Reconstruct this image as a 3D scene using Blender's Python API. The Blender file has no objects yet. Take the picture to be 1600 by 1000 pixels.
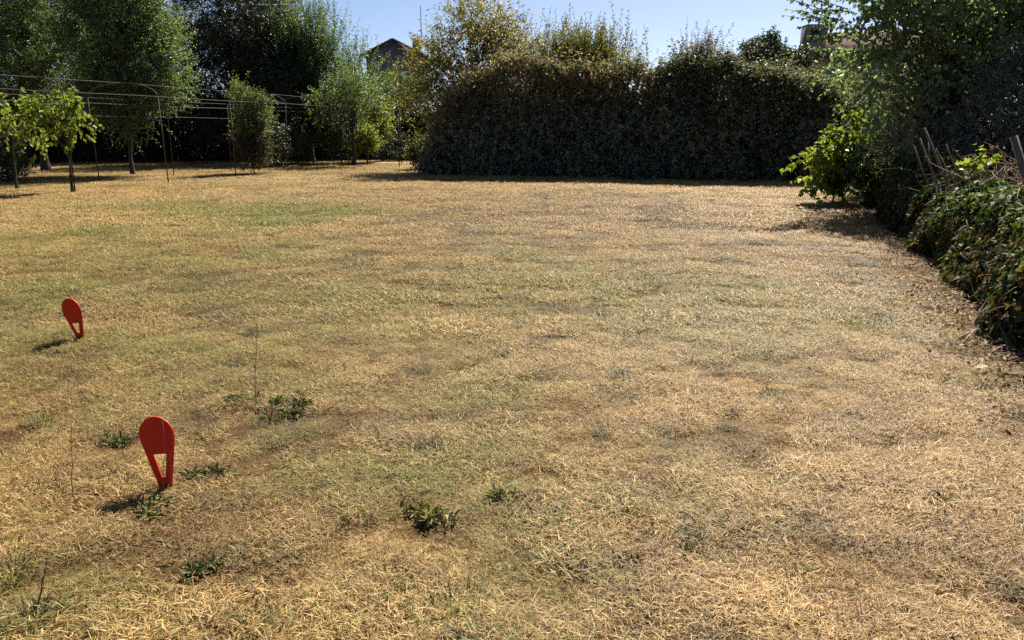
import bpy, math
import numpy as np
from mathutils import Vector, Matrix

# ------------------------------------------------------------------ camera, sky, sun, exposure
SC = bpy.context.scene
COL = SC.collection
CAM_Z, PITCH, FPX = 1.6, math.radians(13.9), 1209.0
cam_d = bpy.data.cameras.new('camera'); cam = bpy.data.objects.new('camera', cam_d); COL.objects.link(cam)
cam.location = (0, 0, CAM_Z); cam.rotation_euler = (math.pi/2 - PITCH, 0, 0)
cam_d.sensor_width = 36; cam_d.lens = 36*FPX/1600; cam_d.clip_start = 0.05; cam_d.clip_end = 3000
SC.camera = cam

SUN_EL, SUN_AZ = math.radians(46), math.radians(25)
world = bpy.data.worlds.new('World'); SC.world = world; world.use_nodes = True
wn = world.node_tree.nodes; wl = world.node_tree.links; wn.clear()
sky = wn.new('ShaderNodeTexSky'); sky.sky_type = 'NISHITA'; sky.sun_disc = False
sky.sun_elevation = SUN_EL; sky.sun_rotation = SUN_AZ
sky.altitude = 200; sky.air_density = 0.5; sky.dust_density = 0.9; sky.ozone_density = 2.5
bg = wn.new('ShaderNodeBackground'); bg.inputs['Strength'].default_value = 0.051
wo = wn.new('ShaderNodeOutputWorld')
wl.new(sky.outputs[0], bg.inputs[0]); wl.new(bg.outputs[0], wo.inputs[0])

sun_d = bpy.data.lights.new('sun', 'SUN'); sun = bpy.data.objects.new('sun', sun_d); COL.objects.link(sun)
sun_d.energy = 5.0; sun_d.angle = math.radians(0.5); sun_d.color = (1.0, 0.93, 0.82)
sdir = Vector((math.sin(SUN_AZ)*math.cos(SUN_EL), math.cos(SUN_AZ)*math.cos(SUN_EL), math.sin(SUN_EL)))
sun.rotation_euler = sdir.to_track_quat('Z', 'Y').to_euler(); sun.location = (10, 30, 40)

SC.view_settings.view_transform = 'Standard'; SC.view_settings.look = 'None'
SC.view_settings.exposure = 1.42; SC.view_settings.gamma = 1.0; SC.view_settings.use_curve_mapping = False
SC.render.engine = 'CYCLES'
cy = SC.cycles
cy.max_bounces = 9; cy.diffuse_bounces = 5; cy.glossy_bounces = 2; cy.transmission_bounces = 4
cy.use_denoising = False
cy.caustics_reflective = False; cy.caustics_refractive = False

# ------------------------------------------------------------------ helpers
def ray(u, v):
    a = (u-800)/FPX; b = (500-v)/FPX; c, s = math.cos(PITCH), math.sin(PITCH)
    return np.array([a, c+b*s, -s+b*c])
def G(u, v):                       # where a picture point meets the ground
    d = ray(u, v); t = -CAM_Z/d[2]; return np.array([d[0]*t, d[1]*t, 0.0])
def at(u, v, y):                   # a picture point at distance y
    d = ray(u, v); t = y/d[1]; return np.array([d[0]*t, y, CAM_Z+d[2]*t])

def hash3(i, j, k):
    h = (i*374761393 + j*668265263 + k*2147483647 + 974711) & 0xffffffff
    h = ((h ^ (h >> 13))*1274126177) & 0xffffffff
    return ((h ^ (h >> 16)) & 0xffff)/65535.0
def vnoise(p):                     # value noise, p (n,3)
    p = np.asarray(p, float); i = np.floor(p).astype(np.int64); f = p-i; f = f*f*(3-2*f)
    r = 0
    for a in (0, 1):
        for b in (0, 1):
            for c in (0, 1):
                w = (f[:, 0] if a else 1-f[:, 0])*(f[:, 1] if b else 1-f[:, 1])*(f[:, 2] if c else 1-f[:, 2])
                r = r+w*hash3(i[:, 0]+a, i[:, 1]+b, i[:, 2]+c)
    return r
def fbm2(x, y, s, z=0.0, o=4):
    r = 0; a = 0.5; t = 0
    for q in range(o):
        r = r+a*vnoise(np.stack([x*s, y*s, np.full_like(x, z+q*7.3)], 1)); t += a; a *= .5; s *= 2.1
    return r/t
def norm(v): return v/np.maximum(np.linalg.norm(v, axis=-1, keepdims=True), 1e-9)

def ground_z(x, y):
    x = np.atleast_1d(np.asarray(x, float)); y = np.atleast_1d(np.asarray(y, float))
    return 0.05*(fbm2(x, y, .55, 3.0, 3)-.5) + 0.03*(fbm2(x, y, 2.6, 9.0, 2)-.5)
def gz(x, y): return float(ground_z(x, y)[0])

def tag(o, label=None, cat=None, group=None, kind=None):
    if label: o['label'] = label
    if cat: o['category'] = cat
    if group: o['group'] = group
    if kind: o['kind'] = kind
    return o
def empty(name, loc, label, cat, group=None):
    o = bpy.data.objects.new(name, None); COL.objects.link(o); o.location = Vector(loc); o.empty_display_size = .2
    return tag(o, label, cat, group)
def build(name, V, F, mat, parent=None, attrs=None, smooth=False, origin=None):
    """V (n,3) world coords, F (m,3|4) ints or a list of such arrays."""
    V = np.asarray(V, np.float32)
    Fs = F if isinstance(F, list) else [F]
    Fs = [np.asarray(f, np.int32) for f in Fs if len(f)]
    me = bpy.data.meshes.new(name)
    o = bpy.data.objects.new(name, me); COL.objects.link(o)
    org = np.zeros(3)
    if parent is not None:
        o.parent = parent; org = np.array(parent.location)
        if origin is None: V = V-org.astype(np.float32)
    if origin is not None:
        og = np.asarray(origin, float); V = V-og.astype(np.float32); o.location = Vector(og-org)
    me.vertices.add(len(V)); me.vertices.foreach_set('co', np.ascontiguousarray(V, np.float32).ravel())
    li = np.concatenate([f.ravel() for f in Fs]); st = []; b = 0
    for f in Fs:
        st.append(b+np.arange(len(f))*f.shape[1]); b += f.size
    st = np.concatenate(st).astype(np.int32)
    me.loops.add(len(li)); me.loops.foreach_set('vertex_index', li.astype(np.int32))
    me.polygons.add(len(st)); me.polygons.foreach_set('loop_start', st)
    if smooth: me.polygons.foreach_set('use_smooth', np.ones(len(st), bool))
    if attrs:
        for k, a in attrs.items():
            a = np.asarray(a, np.float32)
            if a.ndim == 1:
                me.attributes.new(k, 'FLOAT', 'POINT').data.foreach_set('value', a)
            else:
                me.attributes.new(k, 'FLOAT_VECTOR', 'POINT').data.foreach_set('vector', a.ravel())
    me.update(calc_edges=True)
    if mat: me.materials.append(mat)
    return o

class MB:                           # collects solids for one mesh
    def __init__(s): s.V = []; s.F3 = []; s.F4 = []; s.n = 0
    def add(s, V, F3=None, F4=None):
        V = np.asarray(V, float)
        if F3 is not None and len(F3): s.F3.append(np.asarray(F3)+s.n)
        if F4 is not None and len(F4): s.F4.append(np.asarray(F4)+s.n)
        s.V.append(V); s.n += len(V)
    def box(s, lo, hi, M=None):
        x0, y0, z0 = lo; x1, y1, z1 = hi
        V = np.array([[x0,y0,z0],[x1,y0,z0],[x1,y1,z0],[x0,y1,z0],[x0,y0,z1],[x1,y0,z1],[x1,y1,z1],[x0,y1,z1]], float)
        if M is not None: V = np.array([M @ Vector(v) for v in V])
        s.add(V, None, [[0,3,2,1],[4,5,6,7],[0,1,5,4],[1,2,6,5],[2,3,7,6],[3,0,4,7]])
    def prism(s, poly, axis_vec):    # poly (k,3) planar, extruded along axis_vec
        P = np.asarray(poly, float); k = len(P); V = np.concatenate([P, P+np.asarray(axis_vec, float)])
        s.add(V, [[0, i+1, i] for i in range(1, k-1)]+[[k, k+i, k+i+1] for i in range(1, k-1)],
              [[i, (i+1) % k, k+(i+1) % k, k+i] for i in range(k)])
    def tube(s, pts, rad, sides=6):
        V, F = tubes(np.asarray(pts, float)[None], np.asarray(rad, float)[None]*np.ones((1, len(pts))), sides)
        n0 = len(V); k = len(pts)
        caps = [[0, i+1, i] for i in range(1, sides-1)]+[[(k-1)*sides, (k-1)*sides+i, (k-1)*sides+i+1] for i in range(1, sides-1)]
        s.add(V, caps, F)
    def build(s, name, mat, parent=None, **kw):
        return build(name, np.concatenate(s.V), [np.concatenate(f) for f in (s.F3, s.F4) if f], mat, parent, **kw)

def tubes(P, R, sides=4):
    """P (N,k,3) polylines, R (N,k) radii -> verts, quads"""
    N, k, _ = P.shape
    T = np.gradient(P, axis=1) if k > 2 else np.repeat((P[:, 1:]-P[:, :1]), 2, 1)
    T = norm(T)
    ref = np.where(np.abs(T[..., 2:3]) > .85, np.array([1., 0, 0]), np.array([0., 0, 1]))
    A = norm(np.cross(T, ref)); B = np.cross(T, A)
    th = np.arange(sides)*2*math.pi/sides
    V = P[:, :, None]+R[:, :, None, None]*(np.cos(th)[None, None, :, None]*A[:, :, None]+np.sin(th)[None, None, :, None]*B[:, :, None])
    idx = np.arange(N*k*sides).reshape(N, k, sides)
    a = idx[:, :-1]; b = idx[:, 1:]
    F = np.stack([a, np.roll(a, -1, 2), np.roll(b, -1, 2), b], -1).reshape(-1, 4)
    return V.reshape(-1, 3), F

# leaf outlines: (t along, s across) with fan triangles
SHAPES = {
    'blade': (np.array([[0, 0], [.45, .5], [1, 0], [.45, -.5]]), np.array([[0, 1, 2], [0, 2, 3]])),
    'oval': (np.array([[0, 0], [.25, .42], [.6, .45], [1, 0], [.6, -.45], [.25, -.42]]), np.array([[0, 1, 2], [0, 2, 3], [0, 3, 4], [0, 4, 5]])),
    'heart': (np.array([[.06, 0], [-.05, .3], [.2, .52], [.6, .38], [1, 0], [.6, -.38], [.2, -.52], [-.05, -.3]]),
              np.array([[0, 1, 2], [0, 2, 3], [0, 3, 4], [0, 4, 5], [0, 5, 6], [0, 6, 7]])),
    'ivy': (np.array([[.08, 0], [-.12, .3], [.18, .62], [.38, .3], [1, 0], [.38, -.3], [.18, -.62], [-.12, -.3]]),
            np.array([[0, 1, 2], [0, 2, 3], [0, 3, 4], [0, 4, 5], [0, 5, 6], [0, 6, 7]])),
}
def leaves(P, D, Nn, L, W, tint, shape='blade', fold=.18, curl=.15):
    tp, tf = SHAPES[shape]; D = norm(D); Sd = norm(np.cross(D, Nn)); Nn = np.cross(Sd, D)
    n = len(P); k = len(tp)
    t = tp[:, 0][None, :, None]; s = tp[:, 1][None, :, None]
    Lr = L[:, None, None]; Wr = W[:, None, None]
    V = P[:, None]+D[:, None]*t*Lr+Sd[:, None]*s*Wr+Nn[:, None]*(fold*np.abs(s)*Wr*2-curl*t*t*Lr)
    F = (np.arange(n)*k)[:, None, None]+tf[None]
    return V.reshape(-1, 3), F.reshape(-1, 3), np.repeat(tint, k)

def shoots(rng, S, D, Ln, n, L, W, tint_s, droop=.1, spread=.9, bend=.1, tint_sd=.12, nup=.5, t0=.1, taper=.35):
    N = len(S)
    t = np.linspace(t0, 1, n)[None]+rng.uniform(-.4, .4, (N, n))/n
    P = S[:, None]+D[:, None]*(Ln[:, None]*t)[..., None]
    P[..., 2] -= bend*Ln[:, None]*t*t
    T = np.repeat(D[:, None], n, 1).copy(); T[..., 2] -= 2*bend*t; T = norm(T)
    ref = norm(rng.normal(size=(N, 1, 3))); A = norm(np.cross(T, np.broadcast_to(ref, T.shape))); B = np.cross(T, A)
    ph = rng.uniform(0, 6.28, (N, 1))+np.arange(n)[None]*2.4+rng.normal(0, .4, (N, n))
    R = A*np.cos(ph)[..., None]+B*np.sin(ph)[..., None]
    d = T*(1-.5*spread)+R*spread; d[..., 2] -= droop; d = norm(d)
    nn = rng.normal(size=d.shape)*.6; nn[..., 2] += nup; nn += T*.3
    ls = (1-taper*t)*rng.uniform(.65, 1.2, (N, n))
    tn = np.clip(tint_s[:, None]+rng.normal(0, tint_sd, (N, n)), 0, 1)
    stem_t = np.array([0, .5, 1])
    SP = S[:, None]+D[:, None]*(Ln[:, None]*stem_t)[..., None]; SP[..., 2] -= bend*Ln[:, None]*stem_t*stem_t
    f = lambda a: a.reshape(-1, 3)
    return (f(P), f(d), f(nn), (L*ls).ravel(), (W*ls).ravel(), tn.ravel()), SP

# ------------------------------------------------------------------ materials
def nodes(name):
    m = bpy.data.materials.new(name); m.use_nodes = True; nt = m.node_tree
    return m, nt, nt.nodes, nt.links, nt.nodes['Principled BSDF'], nt.nodes['Material Output']
def leafmat(name, stops, transl=.35, rough=.5, spec=.4, tcol=(1.25, 1.35, .55)):
    m, nt, N, Lk, P, O = nodes(name)
    a = N.new('ShaderNodeAttribute'); a.attribute_name = 'tint'
    r = N.new('ShaderNodeValToRGB'); e = r.color_ramp.elements
    while len(e) > 2: e.remove(e[-1])
    for i, (p, c) in enumerate(stops):
        el = e[i] if i < 2 else e.new(p)
        el.position = p; el.color = (*c, 1)
    Lk.new(a.outputs['Fac'], r.inputs[0])
    Lk.new(r.outputs[0], P.inputs['Base Color'])
    P.inputs['Roughness'].default_value = rough; P.inputs['Specular IOR Level'].default_value = spec
    mx = N.new('ShaderNodeMix'); mx.data_type = 'RGBA'; mx.blend_type = 'MULTIPLY'; mx.inputs[0].default_value = 1
    Lk.new(r.outputs[0], mx.inputs[6]); mx.inputs[7].default_value = (*tcol, 1)
    T = N.new('ShaderNodeBsdfTranslucent'); Lk.new(mx.outputs[2], T.inputs[0])
    s = N.new('ShaderNodeMixShader'); s.inputs[0].default_value = transl
    Lk.new(P.outputs[0], s.inputs[1]); Lk.new(T.outputs[0], s.inputs[2]); Lk.new(s.outputs[0], O.inputs[0])
    return m
def noisemat(name, c1, c2, scale=8, rough=.8, bump=.3, detail=6, stretch=(1, 1, 1), spec=.3, metallic=0, dist=.02):
    m, nt, N, Lk, P, O = nodes(name)
    tc = N.new('ShaderNodeTexCoord'); mp = N.new('ShaderNodeMapping'); mp.inputs['Scale'].default_value = stretch
    n = N.new('ShaderNodeTexNoise'); n.inputs['Scale'].default_value = scale; n.inputs['Detail'].default_value = detail
    Lk.new(tc.outputs['Object'], mp.inputs[0]); Lk.new(mp.outputs[0], n.inputs[0])
    r = N.new('ShaderNodeValToRGB'); r.color_ramp.elements[0].position = .3; r.color_ramp.elements[1].position = .7
    r.color_ramp.elements[0].color = (*c1, 1); r.color_ramp.elements[1].color = (*c2, 1)
    Lk.new(n.outputs[0], r.inputs[0]); Lk.new(r.outputs[0], P.inputs['Base Color'])
    P.inputs['Roughness'].default_value = rough; P.inputs['Specular IOR Level'].default_value = spec; P.inputs['Metallic'].default_value = metallic
    if bump:
        b = N.new('ShaderNodeBump'); b.inputs['Strength'].default_value = bump; b.inputs['Distance'].default_value = dist
        Lk.new(n.outputs[0], b.inputs['Height']); Lk.new(b.outputs[0], P.inputs['Normal'])
    return m

M_bark = noisemat('bark', (.055, .042, .032), (.13, .10, .075), 14, .9, .6, stretch=(1, 1, .25))
M_darkbark = noisemat('dark_bark', (.022, .019, .016), (.055, .046, .038), 14, .9, .6, stretch=(1, 1, .25))
M_twig = noisemat('dry_twig', (.10, .07, .045), (.24, .18, .125), 20, .9, .3)
M_greytwig = noisemat('grey_twig', (.12, .10, .085), (.30, .26, .21), 20, .9, .3)
M_core = noisemat('shade_core', (.012, .011, .008), (.035, .028, .02), 20, .95, .6)  # near black, puts the inner shade of hedges and ivy into colour
M_wood = noisemat('weathered_wood', (.06, .047, .038), (.17, .135, .105), 10, .85, .5, stretch=(6, 6, .6))
M_iron = noisemat('rusty_iron', (.022, .016, .013), (.055, .037, .027), 30, .75, .2, spec=.2)
M_galv = noisemat('galvanised_tube', (.045, .043, .041), (.09, .087, .083), 12, .75, .05, spec=.1)
M_wire = noisemat('wire', (.035, .033, .03), (.06, .057, .055), 30, .7, 0)

L_green = leafmat('pale_leaf', [(0, (.034, .060, .034)), (.5, (.078, .125, .062)), (1, (.15, .20, .095))], .48, .45, .3, tcol=(1.25, 1.3, .5))
L_dark = leafmat('evergreen_leaf', [(0, (.022, .032, .024)), (.6, (.045, .064, .040)), (1, (.09, .115, .06))], .15, .5, .25)
L_deep = leafmat('deep_shade_leaf', [(0, (.008, .013, .008)), (.7, (.016, .026, .013)), (1, (.04, .06, .025))], .12, .45, .4)  # near-black leaf colour standing in for deep shade
L_bright = leafmat('lime_leaf', [(0, (.055, .084, .02)), (.5, (.118, .158, .034)), (1, (.22, .25, .058))], .5, .45, .3, tcol=(1.42, 1.45, .5))
L_yellow = leafmat('yellowing_leaf', [(0, (.06, .072, .026)), (.45, (.135, .145, .05)), (.8, (.25, .22, .065)), (1, (.35, .28, .08))], .45, .5, .25, tcol=(1.25, 1.2, .55))
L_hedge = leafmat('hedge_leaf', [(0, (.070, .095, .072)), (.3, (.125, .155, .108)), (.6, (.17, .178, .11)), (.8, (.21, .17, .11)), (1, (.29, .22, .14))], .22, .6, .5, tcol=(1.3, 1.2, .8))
L_hedgetop = leafmat('dry_sunlit_hedge_leaf', [(0, (.075, .088, .065)), (.45, (.12, .13, .075)), (.75, (.165, .148, .085)), (1, (.25, .20, .12))], .44, .55, .25, tcol=(1.2, 1.2, .65))  # dry leaf tones, extra translucent to put sunlight into the hedge top
L_big = leafmat('broad_leaf', [(0, (.068, .10, .066)), (.5, (.13, .18, .105)), (1, (.20, .25, .13))], .5, .5, .4, tcol=(1.15, 1.3, .6))
L_conifer = leafmat('conifer_spray', [(0, (.095, .11, .098)), (.5, (.155, .172, .14)), (1, (.21, .215, .16))], .15, .6, .4)
L_ivy = leafmat('ivy_leaf', [(0, (.018, .030, .013)), (.5, (.045, .07, .022)), (.75, (.10, .13, .03)), (.9, (.20, .20, .04)), (1, (.12, .075, .04))], .33, .6, .10)
L_weed = leafmat('weed_leaf', [(0, (.030, .038, .022)), (.6, (.07, .088, .038)), (1, (.30, .26, .12))], .25, .65, .2)
L_dry = leafmat('dry_leaf', [(0, (.08, .048, .028)), (.5, (.18, .12, .072)), (1, (.58, .50, .40))], .38, .7, .15, tcol=(1.1, 1, .7))
L_mix = leafmat('browning_leaf', [(0, (.05, .045, .022)), (.4, (.095, .075, .04)), (.55, (.06, .085, .03)), (1, (.19, .22, .085))], .42, .5, .25)

# red markers
M_red, nt, N, Lk, P, O = nodes('red_plastic')
nz = N.new('ShaderNodeTexNoise'); nz.inputs['Scale'].default_value = 14; nz.inputs['Detail'].default_value = 8
rr = N.new('ShaderNodeValToRGB'); rr.color_ramp.elements[0].color = (.46, .026, .010, 1); rr.color_ramp.elements[1].color = (.66, .036, .012, 1)
Lk.new(nz.outputs[0], rr.inputs[0]); Lk.new(rr.outputs[0], P.inputs['Base Color']); P.inputs['Roughness'].default_value = .6; P.inputs['Specular IOR Level'].default_value = .15
tl = N.new('ShaderNodeBsdfTranslucent'); tl.inputs[0].default_value = (.5, .012, .01, 1)
ms = N.new('ShaderNodeMixShader'); ms.inputs[0].default_value = .07
Lk.new(P.outputs[0], ms.inputs[1]); Lk.new(tl.outputs[0], ms.inputs[2]); Lk.new(ms.outputs[0], O.inputs[0])

# ------------------------------------------------------------------ lawn colours, a function of place
STRAW = np.array([.52, .368, .155]); PALE = np.array([.58, .44, .23]); BROWN = np.array([.25, .175, .092]); ORANGE = np.array([.525, .35, .15])
GREENP = [(250, 560, 1.6, 1.2, .4), (120, 420, 2.2, 2.2, .5), (900, 460, 2.8, 2.2, .65), (650, 470, 2.0, 1.6, .5),   # picture point, radii in metres, weight
    (420, 333, 1.8, 2.2, .85), (230, 322, 2.2, 1.6, .45), (90, 385, 2.0, 2.0, .45), (60, 440, 1.6, 1.2, .35), (380, 400, 1.8, 1.5, .4),
    (850, 470, 2.2, 1.8, .55), (1100, 495, 1.6, .9, .6), (650, 530, 1.2, .9, .5), (560, 745, .5, .35, .7), (960, 430, 1.8, 1.2, .35),
    (1330, 505, .45, .45, .75), (480, 600, .6, .5, .4), (300, 470, 1.0, .8, .35), (180, 640, .5, .4, .3), (700, 640, .7, .5, .35),
    (430, 700, .5, .35, .3), (1180, 830, .4, .3, .25), (780, 900, .5, .3, .25), (30, 960, .5, .4, .4), (1150, 560, .8, .5, .3)]
BROWNP = [(200, 480, 2.6, 2.4, .4), (430, 430, 2.4, 2.0, .3), (820, 370, 3.4, 2.6, .6), (880, 335, 4.0, 3.0, .75), (700, 345, 2.5, 2.0, .45), (1060, 360, 2.4, 2.2, .5), (1130, 440, 1.5, .8, .5), (650, 300, 2.5, 2.5, .3), (1280, 400, .9, .9, .4),
          (850, 315, 5.0, 2.6, .6), (1200, 400, 1.6, 1.2, .4), (740, 575, .7, .3, .3), (1180, 690, .5, .25, .35), (1330, 660, .5, .25, .3), (860, 900, .6, .3, .3), (430, 860, .5, .25, .25), (1480, 470, .5, 1.6, .35)]
PALEP = [(1180, 322, 2.2, 1.6, .5), (350, 308, 2.2, 1.5, .5), (380, 282, 3, 2, .5), (560, 275, 2.5, 2.5, .5), (1330, 740, .6, .4, .55), (1050, 560, 1.0, .5, .35), (1300, 620, .8, .4, .3), (1230, 370, 1.2, 1., .45), (560, 660, .8, .5, .25)]
ORNGP = [(1300, 850, 1.2, .6, .7), (1400, 700, 1.0, .8, .5), (1450, 950, .8, .5, .6), (1200, 320, 2.5, 2, .4), (1350, 420, 1.2, 2.0, .35), (1180, 650, 1, .5, .4)]
def blob(lst, x, y):
    r = np.zeros_like(x)
    for u, v, rx, ry, w in lst:
        g = G(u, v); r = np.maximum(r, w*np.exp(-(((x-g[0])/rx)**2+((y-g[1])/ry)**2)))
    return r
def lawn(x, y):
    n1 = fbm2(x, y, .9, 1.0); n2 = fbm2(x, y, 2.3, 20.0); n3 = fbm2(x, y, .45, 40.0); n4 = fbm2(x, y, 1.5, 60.0)
    g = .95*np.clip(blob(GREENP, x, y)*(.35+1.3*n2)+np.clip((n1-.56)*1.8, 0, .4)+np.where(x < -.3*y*.6, .10, 0), 0, 1)
    b = np.clip(blob(BROWNP, x, y)*(.3+1.2*n4)+np.clip((n4-.56)*3.0, 0, .75), 0, 1)
    p = np.clip(blob(PALEP, x, y)*(.4+1.1*n2)+np.clip((n3-.55)*2, 0, .4), 0, 1)
    o = np.clip(blob(ORNGP, x, y), 0, 1)
    c = STRAW[None]+(ORANGE-STRAW)[None]*o[:, None]
    c = c+(PALE-c)*p[:, None]; c = c+(BROWN-c)*b[:, None]
    return c, g, b

# ------------------------------------------------------------------ ground sheet
def axis(near, step, far, g=1.18):
    a = list(np.arange(0, near, step)); s = step
    while a[-1] < far: s *= g; a.append(a[-1]+s)
    return np.array(a)
ax = axis(9, .14, 280); xs = np.concatenate([-ax[::-1], ax[1:]])
ys = np.concatenate([-axis(1, .3, 120, 1.3)[::-1]+.5, .5+axis(26, .14, 300)[1:]])
X, Y = np.meshgrid(xs, ys); x, y = X.ravel(), Y.ravel()
nx, ny = len(xs), len(ys)
idx = np.arange(nx*ny).reshape(ny, nx)
F = np.stack([idx[:-1, :-1], idx[:-1, 1:], idx[1:, 1:], idx[1:, :-1]], -1).reshape(-1, 4)
c, g, b = lawn(x, y)
M_ground, nt, N, Lk, P, O = nodes('dry_turf')
A = N.new('ShaderNodeAttribute'); A.attribute_name = 'col'; Ag = N.new('ShaderNodeAttribute'); Ag.attribute_name = 'green'
tc = N.new('ShaderNodeTexCoord')
n1 = N.new('ShaderNodeTexNoise'); n1.inputs['Scale'].default_value = 38; n1.inputs['Detail'].default_value = 8; n1.inputs['Roughness'].default_value = .7
n2 = N.new('ShaderNodeTexNoise'); n2.inputs['Scale'].default_value = 7; n2.inputs['Detail'].default_value = 6; n2.inputs['Roughness'].default_value = .65
for n_ in (n1, n2): Lk.new(tc.outputs['Object'], n_.inputs[0])
r1 = N.new('ShaderNodeValToRGB'); r1.color_ramp.elements[0].position = .32; r1.color_ramp.elements[1].position = .68
r1.color_ramp.elements[0].color = (.07, .052, .04, 1); r1.color_ramp.elements[1].color = (.38, .32, .27, 1)
Lk.new(n1.outputs[0], r1.inputs[0])
mg = N.new('ShaderNodeMix'); mg.data_type = 'RGBA'
mth = N.new('ShaderNodeMath'); mth.operation = 'MULTIPLY'; Lk.new(Ag.outputs['Fac'], mth.inputs[0]); Lk.new(n2.outputs[0], mth.inputs[1])
Lk.new(mth.outputs[0], mg.inputs[0]); Lk.new(A.outputs['Color'], mg.inputs[6]); mg.inputs[7].default_value = (.20, .21, .055, 1)
mm = N.new('ShaderNodeMix'); mm.data_type = 'RGBA'; mm.blend_type = 'MULTIPLY'; mm.inputs[0].default_value = 1
Lk.new(mg.outputs[2], mm.inputs[6]); Lk.new(r1.outputs[0], mm.inputs[7]); Lk.new(mm.outputs[2], P.inputs['Base Color'])
P.inputs['Roughness'].default_value = .95; P.inputs['Specular IOR Level'].default_value = .1
bp = N.new('ShaderNodeBump'); bp.inputs['Strength'].default_value = .8; bp.inputs['Distance'].default_value = .03
Lk.new(n1.outputs[0], bp.inputs['Height']); Lk.new(bp.outputs[0], P.inputs['Normal'])
gr = build('lawn', np.stack([x, y, ground_z(x, y)*np.exp(-np.maximum(np.hypot(x, y)-60, 0)/40)], 1), F, M_ground, attrs={'col': c, 'green': g}, smooth=True)
tag(gr, 'dry straw coloured lawn with fading green patches', kind='structure')

# ------------------------------------------------------------------ grass blades (uncountable): tufts placed by geometry nodes
rng = np.random.default_rng(5)
M_grass, nt, N, Lk, P, O = nodes('dry_grass')
Ac = N.new('ShaderNodeAttribute'); Ac.attribute_type = 'INSTANCER'; Ac.attribute_name = 'col'
Ai = N.new('ShaderNodeAttribute'); Ai.attribute_type = 'INSTANCER'; Ai.attribute_name = 'green'
At = N.new('ShaderNodeAttribute'); At.attribute_name = 'tint'; At2 = N.new('ShaderNodeAttribute'); At2.attribute_name = 'kind'
rt = N.new('ShaderNodeValToRGB'); e = rt.color_ramp.elements
e[0].position = 0; e[0].color = (.20, .16, .12, 1); e[1].position = 1; e[1].color = (1.42, 1.42, 1.42, 1)
el = e.new(.35); el.color = (.74, .68, .60, 1); el = e.new(.75); el.color = (1.22, 1.19, 1.14, 1)
Lk.new(At.outputs['Fac'], rt.inputs[0])
lt = N.new('ShaderNodeMath'); lt.operation = 'LESS_THAN'; Lk.new(At2.outputs['Fac'], lt.inputs[0]); Lk.new(Ai.outputs['Fac'], lt.inputs[1])
mg = N.new('ShaderNodeMix'); mg.data_type = 'RGBA'; Lk.new(lt.outputs[0], mg.inputs[0]); Lk.new(Ac.outputs['Color'], mg.inputs[6]); mg.inputs[7].default_value = (.225, .245, .06, 1)
mm = N.new('ShaderNodeMix'); mm.data_type = 'RGBA'; mm.blend_type = 'MULTIPLY'; mm.inputs[0].default_value = 1
Lk.new(mg.outputs[2], mm.inputs[6]); Lk.new(rt.outputs[0], mm.inputs[7]); Lk.new(mm.outputs[2], P.inputs['Base Color'])
P.inputs['Roughness'].default_value = .6; P.inputs['Specular IOR Level'].default_value = .3
T = N.new('ShaderNodeBsdfTranslucent'); Lk.new(mm.outputs[2], T.inputs[0])
s_ = N.new('ShaderNodeMixShader'); s_.inputs[0].default_value = .3
Lk.new(P.outputs[0], s_.inputs[1]); Lk.new(T.outputs[0], s_.inputs[2]); Lk.new(s_.outputs[0], O.inputs[0])

def blades(rng, base, az, tilt, L, W, curl):
    """curved three-triangle blades"""
    h = np.stack([np.cos(az), np.sin(az), np.zeros_like(az)], 1); sd = np.stack([-np.sin(az), np.cos(az), np.zeros_like(az)], 1)
    rot = rng.uniform(-.8, .8, len(az))[:, None]; sd = norm(sd+h*rot)
    d1 = h*np.sin(tilt)[:, None]+np.array([0, 0, 1])*np.cos(tilt)[:, None]
    t2 = np.clip(tilt+curl, 0, 1.75); d2 = h*np.sin(t2)[:, None]+np.array([0, 0, 1])*np.cos(t2)[:, None]
    m = base+d1*(L*.55)[:, None]; tip = m+d2*(L*.45)[:, None]; w = (W*.5)[:, None]
    V = np.stack([base-sd*w, base+sd*w, m+sd*w*.85, m-sd*w*.85, tip], 1)
    F = np.array([[0, 1, 2], [0, 2, 3], [3, 2, 4]])[None]+(np.arange(len(az))*5)[:, None, None]
    return V.reshape(-1, 3), F.reshape(-1, 3)
tuft_col = bpy.data.collections.new('grass_tufts')
def tuft(i, R, n, L0, L1, w0, w1, t0, t1):
    r = R*np.sqrt(rng.uniform(0, 1, n)); a = rng.uniform(0, 6.28, n)
    # clumped roots
    k = 9; ca = rng.uniform(0, 6.28, k); cr = R*.8*np.sqrt(rng.uniform(0, 1, k)); q = rng.integers(0, k, n); cl = rng.uniform(0, 1, n) < .6
    bx = np.where(cl, cr[q]*np.cos(ca[q])+rng.normal(0, R*.12, n), r*np.cos(a)); by = np.where(cl, cr[q]*np.sin(ca[q])+rng.normal(0, R*.12, n), r*np.sin(a))
    base = np.stack([bx, by, np.full(n, -.004)], 1)
    lying = rng.uniform(0, 1, n) < .6
    tilt = np.where(lying, rng.uniform(1.0, 1.5, n), rng.uniform(t0, t1, n))
    base[:, 2] = np.where(lying, rng.uniform(.003, .03, n), -.004)
    V, F = blades(rng, base, rng.uniform(0, 6.28, n), tilt, rng.uniform(L0, L1, n)*np.where(rng.uniform(0, 1, n) < .05, 1.3, 1), rng.uniform(w0, w1, n), rng.uniform(-.2, .9, n))
    o = build('grass_tuft', V, F, M_grass, attrs={'tint': np.repeat(rng.beta(2.2, 2.4, n), 5), 'kind': np.repeat(rng.uniform(0, 1, n), 5)})
    COL.objects.unlink(o); o.name = 'tuft_%02d' % i; tuft_col.objects.link(o)
for i in range(8): tuft(i, .15, 300, .014, .050, .0013, .0029, .1, 1.2)        # near
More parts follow.
